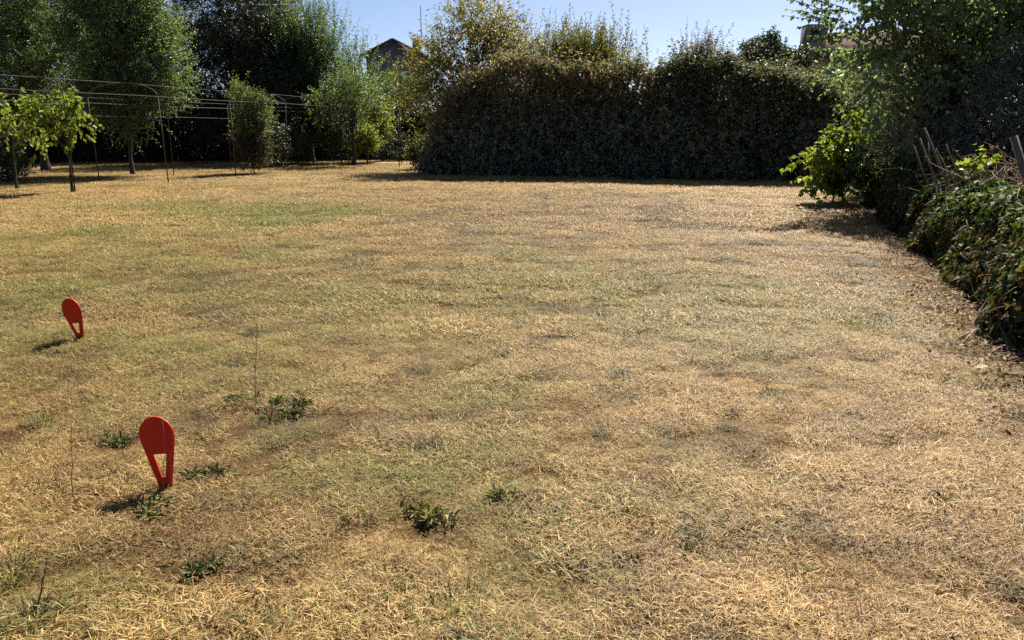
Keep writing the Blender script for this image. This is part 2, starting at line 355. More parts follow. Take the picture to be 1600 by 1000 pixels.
for i in range(8, 13): tuft(i, .22, 260, .022, .060, .0028, .0058, .1, 1.2)      # middle
for i in range(13, 17): tuft(i, .38, 260, .03, .065, .006, .011, .1, 1.2)       # far
for i in range(17, 21): tuft(i, .16, 170, .010, .034, .0020, .0045, 1.2, 1.55)  # broken thatch lying on the soil

for i in range(21, 24): tuft(i, .06, 95, .016, .046, .0014, .0032, .05, 1.1)
for i in range(26, 29): tuft(i, .075, 230, .024, .072, .0017, .0038, .05, 1.1)
for i in range(24, 26): tuft(i, .11, 110, .025, .060, .004, .0075, .05, 1.0)
def scatter(y0, y1, dens, i0, i1, half=.74, pad=.7):
    n = int(dens*(y1-y0)*2*(half*(y0+y1)/2+pad)); yy = np.sqrt(rng.uniform(y0*y0, y1*y1, n)); xx = rng.uniform(-1, 1, n)*(half*yy+pad)
    return np.stack([xx, yy], 1), rng.integers(i0, i1, n)
sets = [scatter(1.3, 6.2, 200, 0, 8), scatter(5.8, 12.5, 85, 8, 13), scatter(12, 24, 32, 13, 17), scatter(24, 46, 9, 13, 17, .62, 0)]
sets.append(scatter(1.3, 7.5, 17, 21, 24)); sets.append(scatter(1.3, 8, 3.4, 26, 29)); sets.append(scatter(7, 25, 4.0, 24, 26)); sets.append(scatter(1.3, 7.0, 95, 17, 21)); sets.append(scatter(6.8, 12.5, 35, 17, 21))
XY = np.concatenate([s[0] for s in sets]); PI_ = np.concatenate([s[1] for s in sets])
x, y = XY[:, 0].copy(), XY[:, 1].copy()
c, g, b = lawn(x, y)
bare = fbm2(x, y, 8.0, 80.0, 2); bare2 = fbm2(x, y, 1.6, 90.0, 3)
keep = rng.uniform(0, 1, len(x)) > np.clip((bare-.52)*8+(bare2-.50)*4, 0, .95)*np.clip(1.25-y/22, .1, 1)
WEED_SPOTS = [(342, 746, .12), (175, 696, .11), (443, 648, .19), (376, 632, .10), (663, 818, .12), (780, 778, .07), (64, 664, .08), (12, 728, .1), (14, 900, .1), (327, 896, .1), (236, 800, .1), (1466, 786, .05), (1466, 815, .05), (730, 582, .12), (960, 888, .08)]
for u_, v_, r_ in WEED_SPOTS:
    g_ = G(u_, v_); keep &= (((x-g_[0])/r_)**2+((y-g_[1])/r_)**2 > rng.uniform(-.3, 1.1, len(x)))
keep |= (PI_ >= 17) & (PI_ < 21)
cln = fbm2(x, y, 1.3, 200.0, 3); keep &= (PI_ < 21) | (PI_ >= 26) | (rng.uniform(0, 1, len(x)) < np.clip((cln-.42)*5, .04, 1))
# nothing grows through the ivy bank, little in the litter strip
keep &= ~((x > 3.08+.35*(y-4.75)+rng.normal(0, .13, len(x))) & (y < 17))
x, y, c, g, PI_, b, bare = x[keep], y[keep], c[keep], g[keep], PI_[keep], b[keep], bare[keep]
n = len(x)
c = c*np.clip(rng.normal(1, .13, n), .6, 1.5)[:, None]
c = np.where((PI_ >= 21)[:, None], np.where(rng.uniform(0, 1, (n, 1)) < .6, np.array([.105, .108, .048]), np.array([.13, .09, .052]))*rng.uniform(.6, 1.5, (n, 1)), c)
c = np.where(((PI_ >= 17) & (PI_ < 21))[:, None], c*np.array([.50, .44, .40])*rng.uniform(.6, 1.25, n)[:, None], c)
dk = fbm2(x, y, 4.5, 120.0, 2); c = c*(1-.35*np.clip((dk-.58)*6, 0, 1))[:, None]
V = np.stack([x, y, ground_z(x, y)], 1)
me = bpy.data.meshes.new('grass'); me.vertices.add(n); me.vertices.foreach_set('co', V.astype(np.float32).ravel())
def fattr(me, k, a, t='FLOAT', f='value'): me.attributes.new(k, t, 'POINT').data.foreach_set(f, np.ascontiguousarray(a).ravel())
fattr(me, 'col', c.astype(np.float32), 'FLOAT_VECTOR', 'vector'); fattr(me, 'green', np.where(PI_ >= 17, g*.25, np.clip(g+rng.normal(0, .08, n), 0, .95)).astype(np.float32))
fattr(me, 'pick', PI_.astype(np.int32), 'INT'); fattr(me, 'turn', rng.uniform(0, 6.28, n).astype(np.float32)); cl_ = np.clip((fbm2(x, y, 4.2, 150.0, 3)-.36)*3.2, 0, 1)
fattr(me, 'size', (rng.uniform(.75, 1.2, n)*(.62+.66*cl_)*(1-.25*b)).astype(np.float32))
grass = bpy.data.objects.new('grass', me); COL.objects.link(grass)
tag(grass, 'short dry matted grass covering the lawn', 'grass', kind='stuff')
ng = bpy.data.node_groups.new('scatter_grass', 'GeometryNodeTree')
ng.interface.new_socket('Geometry', in_out='INPUT', socket_type='NodeSocketGeometry'); ng.interface.new_socket('Geometry', in_out='OUTPUT', socket_type='NodeSocketGeometry')
gi = ng.nodes.new('NodeGroupInput'); go = ng.nodes.new('NodeGroupOutput')
m2p = ng.nodes.new('GeometryNodeMeshToPoints'); iop = ng.nodes.new('GeometryNodeInstanceOnPoints'); ci = ng.nodes.new('GeometryNodeCollectionInfo')
ci.inputs['Collection'].default_value = tuft_col; ci.inputs['Separate Children'].default_value = True; ci.inputs['Reset Children'].default_value = True
def na(k, t):
    q = ng.nodes.new('GeometryNodeInputNamedAttribute'); q.data_type = t; q.inputs['Name'].default_value = k; return q.outputs['Attribute']
iop.inputs['Pick Instance'].default_value = True
cx = ng.nodes.new('ShaderNodeCombineXYZ'); ng.links.new(na('turn', 'FLOAT'), cx.inputs[2])
ng.links.new(gi.outputs[0], m2p.inputs['Mesh']); ng.links.new(m2p.outputs[0], iop.inputs['Points']); ng.links.new(ci.outputs[0], iop.inputs['Instance'])
ng.links.new(na('pick', 'INT'), iop.inputs['Instance Index']); ng.links.new(cx.outputs[0], iop.inputs['Rotation']); ng.links.new(na('size', 'FLOAT'), iop.inputs['Scale'])
ng.links.new(iop.outputs[0], go.inputs[0])
md = grass.modifiers.new('scatter', 'NODES'); md.node_group = ng

# ------------------------------------------------------------------ buildings far behind
M_render = noisemat('grey_render', (.12, .12, .135), (.16, .16, .175), 2, .9, .1)
M_rooft = noisemat('roof_tile', (.07, .048, .04), (.14, .095, .078), 6, .95, .2, spec=.02)
M_rooft2 = noisemat('old_roof_tile', (.075, .068, .062), (.15, .136, .122), 5, .95, .2, spec=.02)
M_stone = noisemat('stone_wall', (.26, .22, .17), (.42, .37, .29), 3, .95, .5)
M_white = noisemat('white_wall', (.60, .58, .55), (.72, .70, .66), 3, .9, .1)
M_mauve = noisemat('mauve_wall', (.22, .17, .15), (.28, .22, .20), 2, .9, .1)
M_black = noisemat('dark_opening', (.015, .013, .013), (.03, .026, .026), 5, .8, 0)
M_brick = noisemat('brick', (.20, .15, .12), (.34, .27, .21), 9, .9, .2)
M_fasc = noisemat('fascia', (.05, .04, .035), (.08, .065, .055), 4, .8, 0)

# gabled house behind the pergola
D = 72.0
ap = at(613, 60, D); el_ = at(563, 86, D); hw = ap[0]-el_[0]; ez = el_[2]; wx = at(571, 100, D)[0]; ww = ap[0]-wx
house = empty('gabled_house', (ap[0], D, 0), 'dark grey gabled house with chimney seen over the trees', 'house')
mb = MB(); sl = (ap[2]-ez)/hw; wz = ap[2]-ww*sl-.12
mb.prism([(ap[0]-ww, D+.4, 0), (ap[0]+ww, D+.4, 0), (ap[0]+ww, D+.4, wz), (ap[0], D+.4, ap[2]-.12), (ap[0]-ww, D+.4, wz)], (0, 9, 0)); mb.build('wall', M_render, house)
for sg in (-1, 1):
    mb = MB(); mb.prism([(ap[0], D, ap[2]), (ap[0]+sg*hw, D, ez), (ap[0]+sg*hw, D, ez-.10), (ap[0], D, ap[2]-.10)], (0, 9.8, 0)); mb.build('roof_slope', M_rooft, house)
    mb = MB()
    for q in range(8):
        f0, f1 = q/8, (q+1)/8
        mb.prism([(ap[0]+sg*hw*f0, D-.03, ap[2]-(ap[2]-ez)*f0+.045), (ap[0]+sg*hw*f1, D-.03, ap[2]-(ap[2]-ez)*f1+.075), (ap[0]+sg*hw*f1, D-.03, ap[2]-(ap[2]-ez)*f1+.01), (ap[0]+sg*hw*f0, D-.03, ap[2]-(ap[2]-ez)*f0+.01)], (0, .25, 0))
    mb.build('verge_tiles', M_rooft, house)
ch = at(650, 62, D+5)
mb = MB(); mb.box((ch[0]-.32, D+4.7, ez+.3), (ch[0]+.32, D+5.4, ch[2]+.1)); chim = mb.build('chimney', M_brick, house)
cp = at(650, 57, D+5)[2]
mb = MB(); mb.box((ch[0]-.62, D+4.5, cp-.05), (ch[0]+.62, D+5.6, cp+.07))
for sx in (-.25, .25): mb.box((ch[0]+sx-.06, D+4.8, ch[2]+.1), (ch[0]+sx+.06, D+5.3, cp-.05))
mb.build('chimney_cap', M_fasc, chim)
a0 = at(657, 60, D+5); a1 = at(657, 9, D+5)
mb = MB(); mb.tube([(a1[0], D+5.05, ch[2]-.4), (a1[0], D+5.05, a1[2])], .035, 6); an = mb.build('antenna_mast', M_iron, house)
b0 = at(648, 6, D+5); b1 = at(667, 12, D+5)
mb = MB(); mb.tube([b0, b1], .025, 5)
for q in range(6):
    m_ = b0+(b1-b0)*(.08+.84*q/5); mb.tube([m_+np.array([0, -.35, 0]), m_+np.array([0, .35, 0])], .012, 4)
mb.build('antenna_boom', M_iron, an)

# tall house behind the evergreen, only its corner shows
D = 52.0
cn = at(455, 4, D); l0 = at(372, 4, D)[0]; r0 = at(466, 4, D)[0]
h2 = empty('tall_house', (cn[0]-3, D, 0), 'mauve house corner with an added white downpipe, above the dark evergreen', 'house')
mb = MB(); mb.prism([(l0, D, 0), (cn[0], D, 0), (cn[0]-3.2, D+8, 0), (l0-3.2, D+8, 0)], (0, 0, cn[2]-.15)); mb.build('wall', M_mauve, h2)
mb = MB(); mb.tube([(cn[0]+.09, D-.1, 0), (cn[0]+.09, D-.1, cn[2]-.2)], .06, 8); mb.build('streak', M_white, h2)  # added white tube imitating the bright strip at the corner
mb = MB(); mb.prism([(l0-.5, D-.5, cn[2]-.13), (r0-.05, D-.5, cn[2]-.13), (r0-2.4, D+4, cn[2]+2.4), (l0-1, D+4, cn[2]+2.4)], (0, 0, .16)); mb.build('roof', M_rooft, h2)
for k in range(2):
    wx_ = l0+.9+k*1.7
    mb = MB(); mb.box((wx_, D-.05, cn[2]-1.9), (wx_+.8, D-.003, cn[2]-.7)); mb.build('window', M_black, h2)

# old stone house on the right
D = 48.0
c0 = at(1257, 92, D); ev = at(1257, 88, D)[2]
h3 = empty('stone_house', (c0[0]+3, D, 0), 'old stone house with pale pantile roof behind hanging leaves', 'house')
SK = c0[0]/D*1.12                                     # the side wall runs back almost along the line of sight
mb = MB(); mb.prism([(c0[0], D, 0), (c0[0]+8, D, 0), (c0[0]+8+6*SK, D+6, 0), (c0[0]+6*SK, D+6, 0)], (0, 0, ev-.02)); mb.build('wall', M_stone, h3)
rz = at(1300, 50, D+3.2)[2]
mb = MB(); mb.prism([(c0[0]-.05, D-.3, ev), (c0[0]+8.2, D-.3, ev), (c0[0]+8.2+3.7*SK, D+3.4, rz), (c0[0]-.05+3.7*SK, D+3.4, rz)], (0, 0, -.08)); roof3 = mb.build('roof', M_rooft, h3)
nrow = 24
for k in range(nrow):
    xx = c0[0]+.02+k*.34
    P0 = np.array([xx, D-.34, ev+.05]); P1 = np.array([xx+3.7*SK, D+3.4, rz+.06])
    V, F = tubes(np.stack([P0+(P1-P0)*t for t in np.linspace(0, 1, 10)])[None], (np.array([.14, .10, .14, .10, .14, .10, .14, .10, .14, .10]))[None], 7)
    o = build('tile_course', V, F, M_rooft2, roof3); 
mb = MB(); mb.box((c0[0]-.02, D-.05, ev-.3), (c0[0]+8, D-.004, ev-.09)); mb.build('cornice', M_brick, h3)
k0 = at(1261.5, 38, D+1); k1 = at(1292, 38, D+1)
chz = k0[2]
stack = MB(); 
ox0, ox1 = at(1267, 45, D+1), at(1279, 66, D+1)
stack.box((k0[0], D+.9, ev-.5), (ox0[0], D+2.0, chz)); stack.box((ox1[0], D+.9, ev-.5), (k1[0], D+2.0, chz))
stack.box((ox0[0], D+.9, ev-.5), (ox1[0], D+2.0, ox1[2])); stack.box((ox0[0], D+.9, ox0[2]), (ox1[0], D+2.0, chz)); stack.box((ox0[0], D+1.5, ox1[2]), (ox1[0], D+2.0, ox0[2]))
st_o = stack.build('gable_stack', M_render, h3)
mb = MB(); mb.box((ox0[0]+.01, D+1.3, ox1[2]+.01), (ox1[0]-.01, D+1.49, ox0[2]-.01)); mb.build('opening', M_black, st_o)
bmesh_b = None
bw, bh = .21, .10
brick_me = None
r_, nb_ = 0, 0
zz = ox1[2]-.6
while zz < chz-.05 and nb_ < 220:
    xx = k0[0]+(.0 if r_ % 2 else bw/2)
    while xx+bw < k1[0]:
        inside = xx+bw > ox0[0] and xx < ox1[0] and ox1[2]-bh < zz < ox0[2]
        if not inside:
            if brick_me is None:
                mb = MB(); mb.box((0, -.04, 0), (bw-.025, .0, bh-.022)); ob = mb.build('brick', M_stone); brick_me = ob.data
            else:
                ob = bpy.data.objects.new('brick', brick_me); COL.objects.link(ob)
            ob.parent = st_o; w_ = np.array([xx, D+.9-.001, zz])-np.array(h3.location); ob.location = Vector(w_); nb_ += 1
        xx += bw
    zz += bh; r_ += 1
mb = MB(); mb.box((k0[0]-.08, D+.8, chz), (k1[0]+.1, D+2.1, chz+.1)); mb.build('coping', M_rooft2, st_o)

# dark boarded gate and pale path at the far gap
gp = G(640, 241)
g0 = at(622, 240, 40.); g1 = at(668, 240, 40.); ztop = at(640, 213, 40.)[2]
gate = empty('boarded_gate', ((g0[0]+g1[0])/2, 40.0, 0), 'dark horizontal boarded gate behind the pergola end', 'gate')
nbd = 7; bdh = ztop/nbd
for q in range(nbd):
    mb = MB(); mb.box((g0[0], 40, q*bdh+.03), (g1[0], 40.03, (q+1)*bdh-.012)); mb.build('board', M_darkbark, gate)
for xx in (g0[0]-.08, g1[0]): mb = MB(); mb.box((xx, 39.98, 0), (xx+.08, 40.06, ztop+.08)); mb.build('gate_post', M_darkbark, gate)
mb = MB(); py0 = 35.0
pv = []
for q in range(14):
    t = q/13; xx = -6.5+7*t; yy = 37.6-.6*t+.15*math.sin(t*9)
    pv.append((xx, yy))
V = [(a, b_-.35, gz(a, b_)+.02) for a, b_ in pv]+[(a, b_+.35, gz(a, b_)+.02) for a, b_ in pv]
F = [[q, q+1, 15+q, 14+q] for q in range(13)]
M_path = noisemat('pale_gravel', (.42, .38, .33), (.58, .53, .47), 30, .95, .4)
tag(build('path', np.array(V), np.array(F), M_path), 'pale gravel path in front of the boarded gate', kind='structure')

# ------------------------------------------------------------------ trees and shrubs
def ell_points(rng, ells, n, pw=.28, clump=.75, cs=.9):
    E = np.array(ells, float); vol = E[:, 3]*E[:, 4]*E[:, 5]; vol = vol/vol.sum()
    out = []; outd = []; tot = 0
    while tot < n:
        k = rng.choice(len(E), n, p=vol); d = norm(rng.normal(size=(n, 3))); r = rng.uniform(0, 1, n)**pw
        P = E[k, :3]+d*r[:, None]*E[k, 3:6]
        ok = vnoise(P*cs+31.7) > rng.uniform(0, 1, n)*clump
        P, d = P[ok], d[ok]; out.append(P); outd.append(norm(d/E[k[ok], 3:6])); tot += len(P)
    return np.concatenate(out)[:n], np.concatenate(outd)[:n]

def tree(name, label, cat, base, ells, lm, bm=None, clusters=90, per=14, nl=9, slen=.7, L=.09, W=.045, out=.6, up=.5, rnd=.6,
         droop=.15, bend=.12, spread=.9, tr=.14, seed=1, group=None, shape='blade', tint=.5, tint_sd=.14, topdry=0.0, stems=True, forks=1, trunk_top=.6,
         clump=.75, cs=.9, lean=(0, 0), tint_fn=None, sr=.006, pw=.28, limb_r=.22, dense=True):
    rng = np.random.default_rng(seed); base = np.array([base[0], base[1], gz(base[0], base[1])-.02]); bm = bm or M_bark
    if dense: per = int(round(per*1.7)); L *= 1.3; W *= 1.3
    root = empty(name, base, label, cat, group)
    E = [(base[0]+e[0], base[1]+e[1], e[2], *e[3:]) for e in ells]
    C, Cd = ell_points(rng, E, clusters, pw, clump, cs)
    ztop = max(e[2]+e[5] for e in E); zt = ztop*trunk_top
    # trunk(s)
    TP = []; TR = []; K = 9
    forktips = []
    for f in range(forks):
        t = np.linspace(0, 1, K)[:, None]
        off = np.array([rng.normal(0, .12)+lean[0], rng.normal(0, .12)+lean[1], 0])*zt*.35 if forks > 1 else np.array([lean[0], lean[1], 0])*zt
        pts = base+off*np.clip(t-.08, 0, 1)**1.2+np.array([0, 0, zt])*t+np.concatenate([np.zeros((1, 3)), rng.normal(0, .02*zt/4, (K-1, 3))*np.array([1, 1, .2])])
        TP.append(pts); TR.append(tr/(1+.5*(forks-1))*(1.0-.72*t[:, 0])*(1+.5*np.exp(-t[:, 0]*16)))
        forktips.append(pts)
    V1, F1 = tubes(np.array(TP), np.array(TR), 8)
    # limbs
    q = rng.integers(0, forks, clusters); hfr = np.clip((C[:, 2]-base[2])/(ztop-base[2])*.9-rng.uniform(.05, .3, clusters), .28, .98)
    ki = np.clip((hfr*(K-1)).astype(int), 0, K-2); fr = hfr*(K-1)-ki; FT = np.array(forktips)
    S0 = FT[q, ki]*(1-fr)[:, None]+FT[q, ki+1]*fr[:, None]
    mid = (S0+C)/2+np.array([0, 0, .0])+rng.normal(0, .12, C.shape); mid[:, 2] += .12*np.linalg.norm(C-S0, axis=1)
    t = np.linspace(0, 1, 6)[None, :, None]
    LP = S0[:, None]*(1-t)**2+2*mid[:, None]*t*(1-t)+C[:, None]*t*t
    LR = (tr*limb_r*(1-.8*t[..., 0]))*rng.uniform(.5, 1, (clusters, 1))+.004
    LP[:, 1:-1] += rng.normal(0, .07, LP[:, 1:-1].shape); nl_ = min(clusters, 60); V2, F2 = tubes(LP[:nl_], LR[:nl_], 5)
    # shoots
    Sc = np.repeat(C, per, 0)+rng.normal(0, .28, (clusters*per, 3))*(slen/.7); od = np.repeat(Cd, per, 0)
    Dd = norm(od*out+np.array([0, 0, 1])*up+rng.normal(size=Sc.shape)*rnd)
    ln = slen*rng.uniform(.5, 1.25, len(Sc))
    ts = np.clip(tint+np.repeat(rng.normal(0, .12, clusters), per)+rng.normal(0, .06, len(Sc)), 0, 1)
    if tint_fn is not None: ts = np.clip(tint_fn(Sc, ts), 0, 1)
    lv, SP = shoots(rng, Sc, Dd, ln, nl, L, W, ts, droop, spread, bend, tint_sd)
    lvz = lv[0][:, 2] > gz(base[0], base[1])+.02
    lv = tuple(a[lvz] for a in lv)
    V, F, tt = leaves(*lv, shape=shape)
    build('crown', V, F, lm, root, {'tint': tt})
    VV = [V1, V2]; FF = [F1, F2+len(V1)]
    if stems:
        V3, F3 = tubes(SP[:, ::2], np.repeat(np.array([[sr, sr*.35]]), len(SP), 0), 3); VV.append(V3); FF.append(F3+len(V1)+len(V2))
    build('trunk', np.concatenate(VV), np.concatenate(FF), bm, root, smooth=True)
    return root

def pos(u, y): return at(u, 250, y)[0], y      # ground place under picture column u at distance y

# big pale trees behind the pergola, left
x0, y0 = pos(70, 30.5)
tree('ash_tree', 'grey green tree with dark trunk behind the trellised vines', 'tree', (x0, y0),
     [(0, 0, 4.6, 2.3, 2.2, 2.6), (-1.9, .3, 4.6, 2.2, 2, 2.4), (1.2, -.2, 4.2, 1.4, 1.5, 1.7), (-.6, .6, 7.0, 2.4, 2.4, 2.4)], L_green, clusters=230, per=15, nl=9, L=.10, W=.05, up=.7, tr=.14, bm=M_darkbark, seed=11, tint=.74, droop=.25, trunk_top=.55)
x0, y0 = pos(205, 28.0)
tree('pear_tree', 'leafy fork-trunked tree beside the dark evergreen, branches hanging through the arches', 'tree', (x0, y0),
     [(0, 0, 4.1, 1.75, 1.6, 1.9), (1.0, -.2, 3.8, 1.25, 1.2, 1.3), (.1, .3, 6.4, 1.9, 1.8, 2.3), (-.7, 0, 3.2, 1.0, 1.0, 1.0), (1.55, -.1, 3.05, .9, .8, .5), (.3, -.3, 2.5, 1.1, 1.0, .8)], L_green, clusters=230, per=15, nl=9, L=.10, W=.05, up=.6, tr=.13, bm=M_darkbark, seed=12, tint=.8, droop=.25, forks=3, trunk_top=.5)
x0, y0 = pos(-120, 31)
tree('ash_tree', 'grey green tree cut by the picture edge next to the trellised vines', 'tree', (x0, y0),
     [(0, 0, 4.6, 2.6, 2.2, 3.0), (.3, .6, 7.0, 2.6, 2.4, 2.4)], L_green, clusters=130, per=14, nl=9, L=.10, W=.05, up=.7, tr=.16, bm=M_darkbark, seed=13, tint=.7, droop=.25, trunk_top=.55)
x0, y0 = pos(150, 41)
tree('background_tree', 'tall dark tree filling the gap behind the two pale trees', 'tree', (x0, y0),
     [(0, 0, 4.5, 3.2, 2.2, 3.2), (3.2, 0, 4.2, 2.6, 2.0, 3.0), (-3.2, 0, 4.2, 2.8, 2.0, 3.0), (0, .5, 8.0, 3.5, 2.2, 2.0)], L_dark, M_darkbark, clusters=230, per=12, nl=9, slen=.9, L=.14, W=.075, up=.4, tr=.22, seed=10, tint=.5, trunk_top=.6)
# dark evergreen
x0, y0 = pos(375, 38)
tree('evergreen_tree', 'large dark blue green evergreen with branches down to the shade', 'tree', (x0, y0),
     [(0, 0, 4.6, 2.9, 2.3, 3.4), (-1.2, 0, 3.6, 2.2, 2.0, 2.4), (1.3, -.3, 3.8, 2.1, 2.0, 2.6), (0, .5, 7.0, 2.4, 2.2, 2.3), (2.2, 0, 2.4, 1.4, 1.4, 1.5)], L_dark, M_darkbark, clusters=300, per=15, nl=9, L=.12, W=.06, up=.2, out=.8, tr=.25, seed=14, tint=.45, trunk_top=.7)
x0, y0 = pos(487, 38.5)
def tf_d(P, t): return t+.18*np.clip((P[:, 0]-pos(487, 38.5)[0])/2, -1, 1)  # sunlight painted into the tint: crown lighter towards the right
tree('plum_tree', 'green tree with upright feathery shoots against the sky beside the evergreen', 'tree', (x0, y0),
     [(0, 0, 4.6, 1.2, 1.3, 2.3), (.9, 0, 4.2, 1.1, 1.2, 2.1), (1.8, 0, 3.7, .9, 1.0, 1.7), (-.8, 0, 4.9, 1.1, 1.1, 1.9), (1.5, 0, 2.4, 1.2, 1.1, 1.0)], L_green, M_darkbark, clusters=150, per=9, nl=20, slen=1.25, L=.115, W=.05, up=1.3, out=.3, rnd=.35, bend=.02, tr=.16, seed=15, tint=.5, droop=-.1, trunk_top=.5, tint_fn=tf_d)
# fruit trees in the gap
x0, y0 = pos(553, 35.0)
tree('apple_tree', 'small sunlit fruit tree with slim trunk at the pergola turn', 'tree', (x0, y0),
     [(0, 0, 3.0, 1.0, 1.0, .8), (.7, 0, 3.4, .8, .8, .8), (-.9, 0, 2.6, .7, .7, .5), (.9, 0, 2.5, .5, .5, .4)], L_green, M_darkbark, clusters=48, per=7, nl=8, L=.11, W=.055, up=.5, tr=.085, seed=16, tint=.85, trunk_top=.75)
x0, y0 = pos(574, 36.5)
tree('young_tree', 'small round sunlit bush on twin stems between two pergola posts', 'tree', (x0, y0),
     [(0, 0, 1.15, .5, .45, .45)], L_bright, M_darkbark, clusters=22, per=9, nl=8, slen=.4, L=.10, W=.05, tr=.05, seed=17, tint=.75, forks=2, trunk_top=.6)
x0, y0 = pos(598, 38.5)
tree('young_tree', 'sunlit lime green sapling under the far arch', 'tree', (x0, y0),
     [(0, 0, 2.2, .65, .6, .55), (-.3, 0, 1.8, .4, .4, .4)], L_bright, M_darkbark, clusters=26, per=9, nl=8, slen=.45, L=.11, W=.055, tr=.05, seed=18, tint=.8, trunk_top=.75)
x0, y0 = pos(612, 46)
tree('walnut_tree', 'dull green bushy tree below the gabled house', 'tree', (x0, y0),
     [(0, 0, 2.6, 1.7, 1.5, 1.9), (1.3, 0, 3.0, 1.3, 1.3, 1.9), (-1.2, 0, 2.2, 1.1, 1.1, 1.3)], L_green, M_darkbark, clusters=100, per=11, nl=9, L=.12, W=.05, tr=.16, seed=19, tint=.4)
# yellowing cherry at the hedge end
x0, y0 = pos(742, 30.6)
def tf_y(P, t): return t-.06+.32*vnoise(P*.7+3)+.2*np.clip((P[:, 2]-3)/2.5, -1, 1)*0
tree('cherry_tree', 'yellowing open crowned tree rising behind the left hedge end', 'tree', (x0, y0),
     [(0, 0, 4.3, 1.5, 1.3, 1.2), (-1.1, -.2, 3.6, 1.1, 1.0, 1.3), (1.1, 0, 4.1, 1.1, 1.0, 1.0), (.2, 0, 5.3, 1.3, 1.2, .7), (-1.75, -.5, 2.5, .65, .7, 1.1)], L_yellow, clusters=165, per=10, nl=11, slen=.95, L=.16, W=.075, dense=False, up=.75, out=.7, rnd=.4, bend=.28, droop=.6, tr=.13, seed=20, tint=.55, tint_sd=.18, tint_fn=tf_y, trunk_top=.7, clump=.85)
# privet shoots above the hedge
for i, (u, yy, zt, w, lab, sd) in enumerate([(868, 29.3, 3.55, .9, 'pale upright privet shoots above the brown hedge top', 31), (935, 29.0, 3.45, .8, 'taller end clump of privet shoots where the hedge top drops', 32)]):
    x0, y0 = pos(u, yy)
    tree('privet_shrub', lab, 'shrub', (x0, y0), [(0, 0, zt-.15, w, .6, .8)], L_yellow, clusters=40, per=9, nl=15, slen=1.0, L=.12, W=.052, up=1.6, out=.15, rnd=.25, bend=0, droop=-.2, spread=.75, tr=.07, seed=sd, tint=.45, tint_sd=.13, forks=3, trunk_top=.7, group='privet shrubs above the hedge')
x0, y0 = pos(1083, 26.6)
tree('privet_shrub', 'narrow dark shoot spiking above the middle of the hedge', 'shrub', (x0, y0), [(0, 0, 3.6, .22, .2, .55), (-.65, 0, 3.35, .2, .2, .35)], L_hedge, clusters=20, per=8, nl=13, slen=.6, L=.085, W=.04, up=1.5, out=.3, rnd=.3, bend=0, droop=-.1, tr=.05, seed=33, tint=.55, forks=2, trunk_top=.85)
# round tree beyond
x0, y0 = pos(1190, 46)
tree('holm_oak', 'dense round topped green tree beyond the hedge', 'tree', (x0, y0),
     [(0, 0, 4.3, 2.3, 2.2, 2.2), (-.6, 0, 3.6, 2.4, 2.2, 1.8), (.9, 0, 3.4, 1.9, 1.8, 1.9)], L_dark, M_darkbark, clusters=380, per=11, nl=8, slen=.42, L=.17, W=.09, up=.5, out=1.0, rnd=.45, tr=.22, seed=21, tint=.8, pw=.15, tint_sd=.12)
x0, y0 = pos(1292, 33)
tree('hazel_shrub', 'olive green shrub hiding the foot of the stone house', 'shrub', (x0, y0),
     [(0, 0, 2.6, 1.3, 1.0, 1.3), (-1.0, 0, 2.4, .9, .8, 1.1), (1.1, 0, 2.3, 1.1, .9, 1.1)], L_yellow, clusters=100, per=12, nl=9, slen=.6, L=.10, W=.05, tr=.08, seed=22, tint=.18, tint_sd=.1, forks=4)

# bush standing by the pergola
x0, y0 = pos(396, 28.6)
def tf_b(P, t): return np.where(P[:, 2] > 1.25+.4*(vnoise(P*1.5)-.5), np.clip(t+.25, .55, 1), np.clip(t-.35, 0, .42))
tree('lilac_bush', 'narrow bush with browning base standing alone by the pergola posts', 'shrub', (x0, y0),
     [(.1, 0, 1.9, .4, .4, .75), (.15, 0, 1.0, .34, .38, .9), (-.22, 0, 2.7, .18, .2, .65), (.35, 0, 2.15, .24, .3, .5), (-.15, 0, 1.2, .32, .35, .8)], L_mix, clusters=95, per=8, nl=9, slen=.42, L=.085, W=.04, up=.9, out=.5, tr=.05, seed=23, tint=.5, tint_sd=.1, forks=6, trunk_top=.6, tint_fn=tf_b)

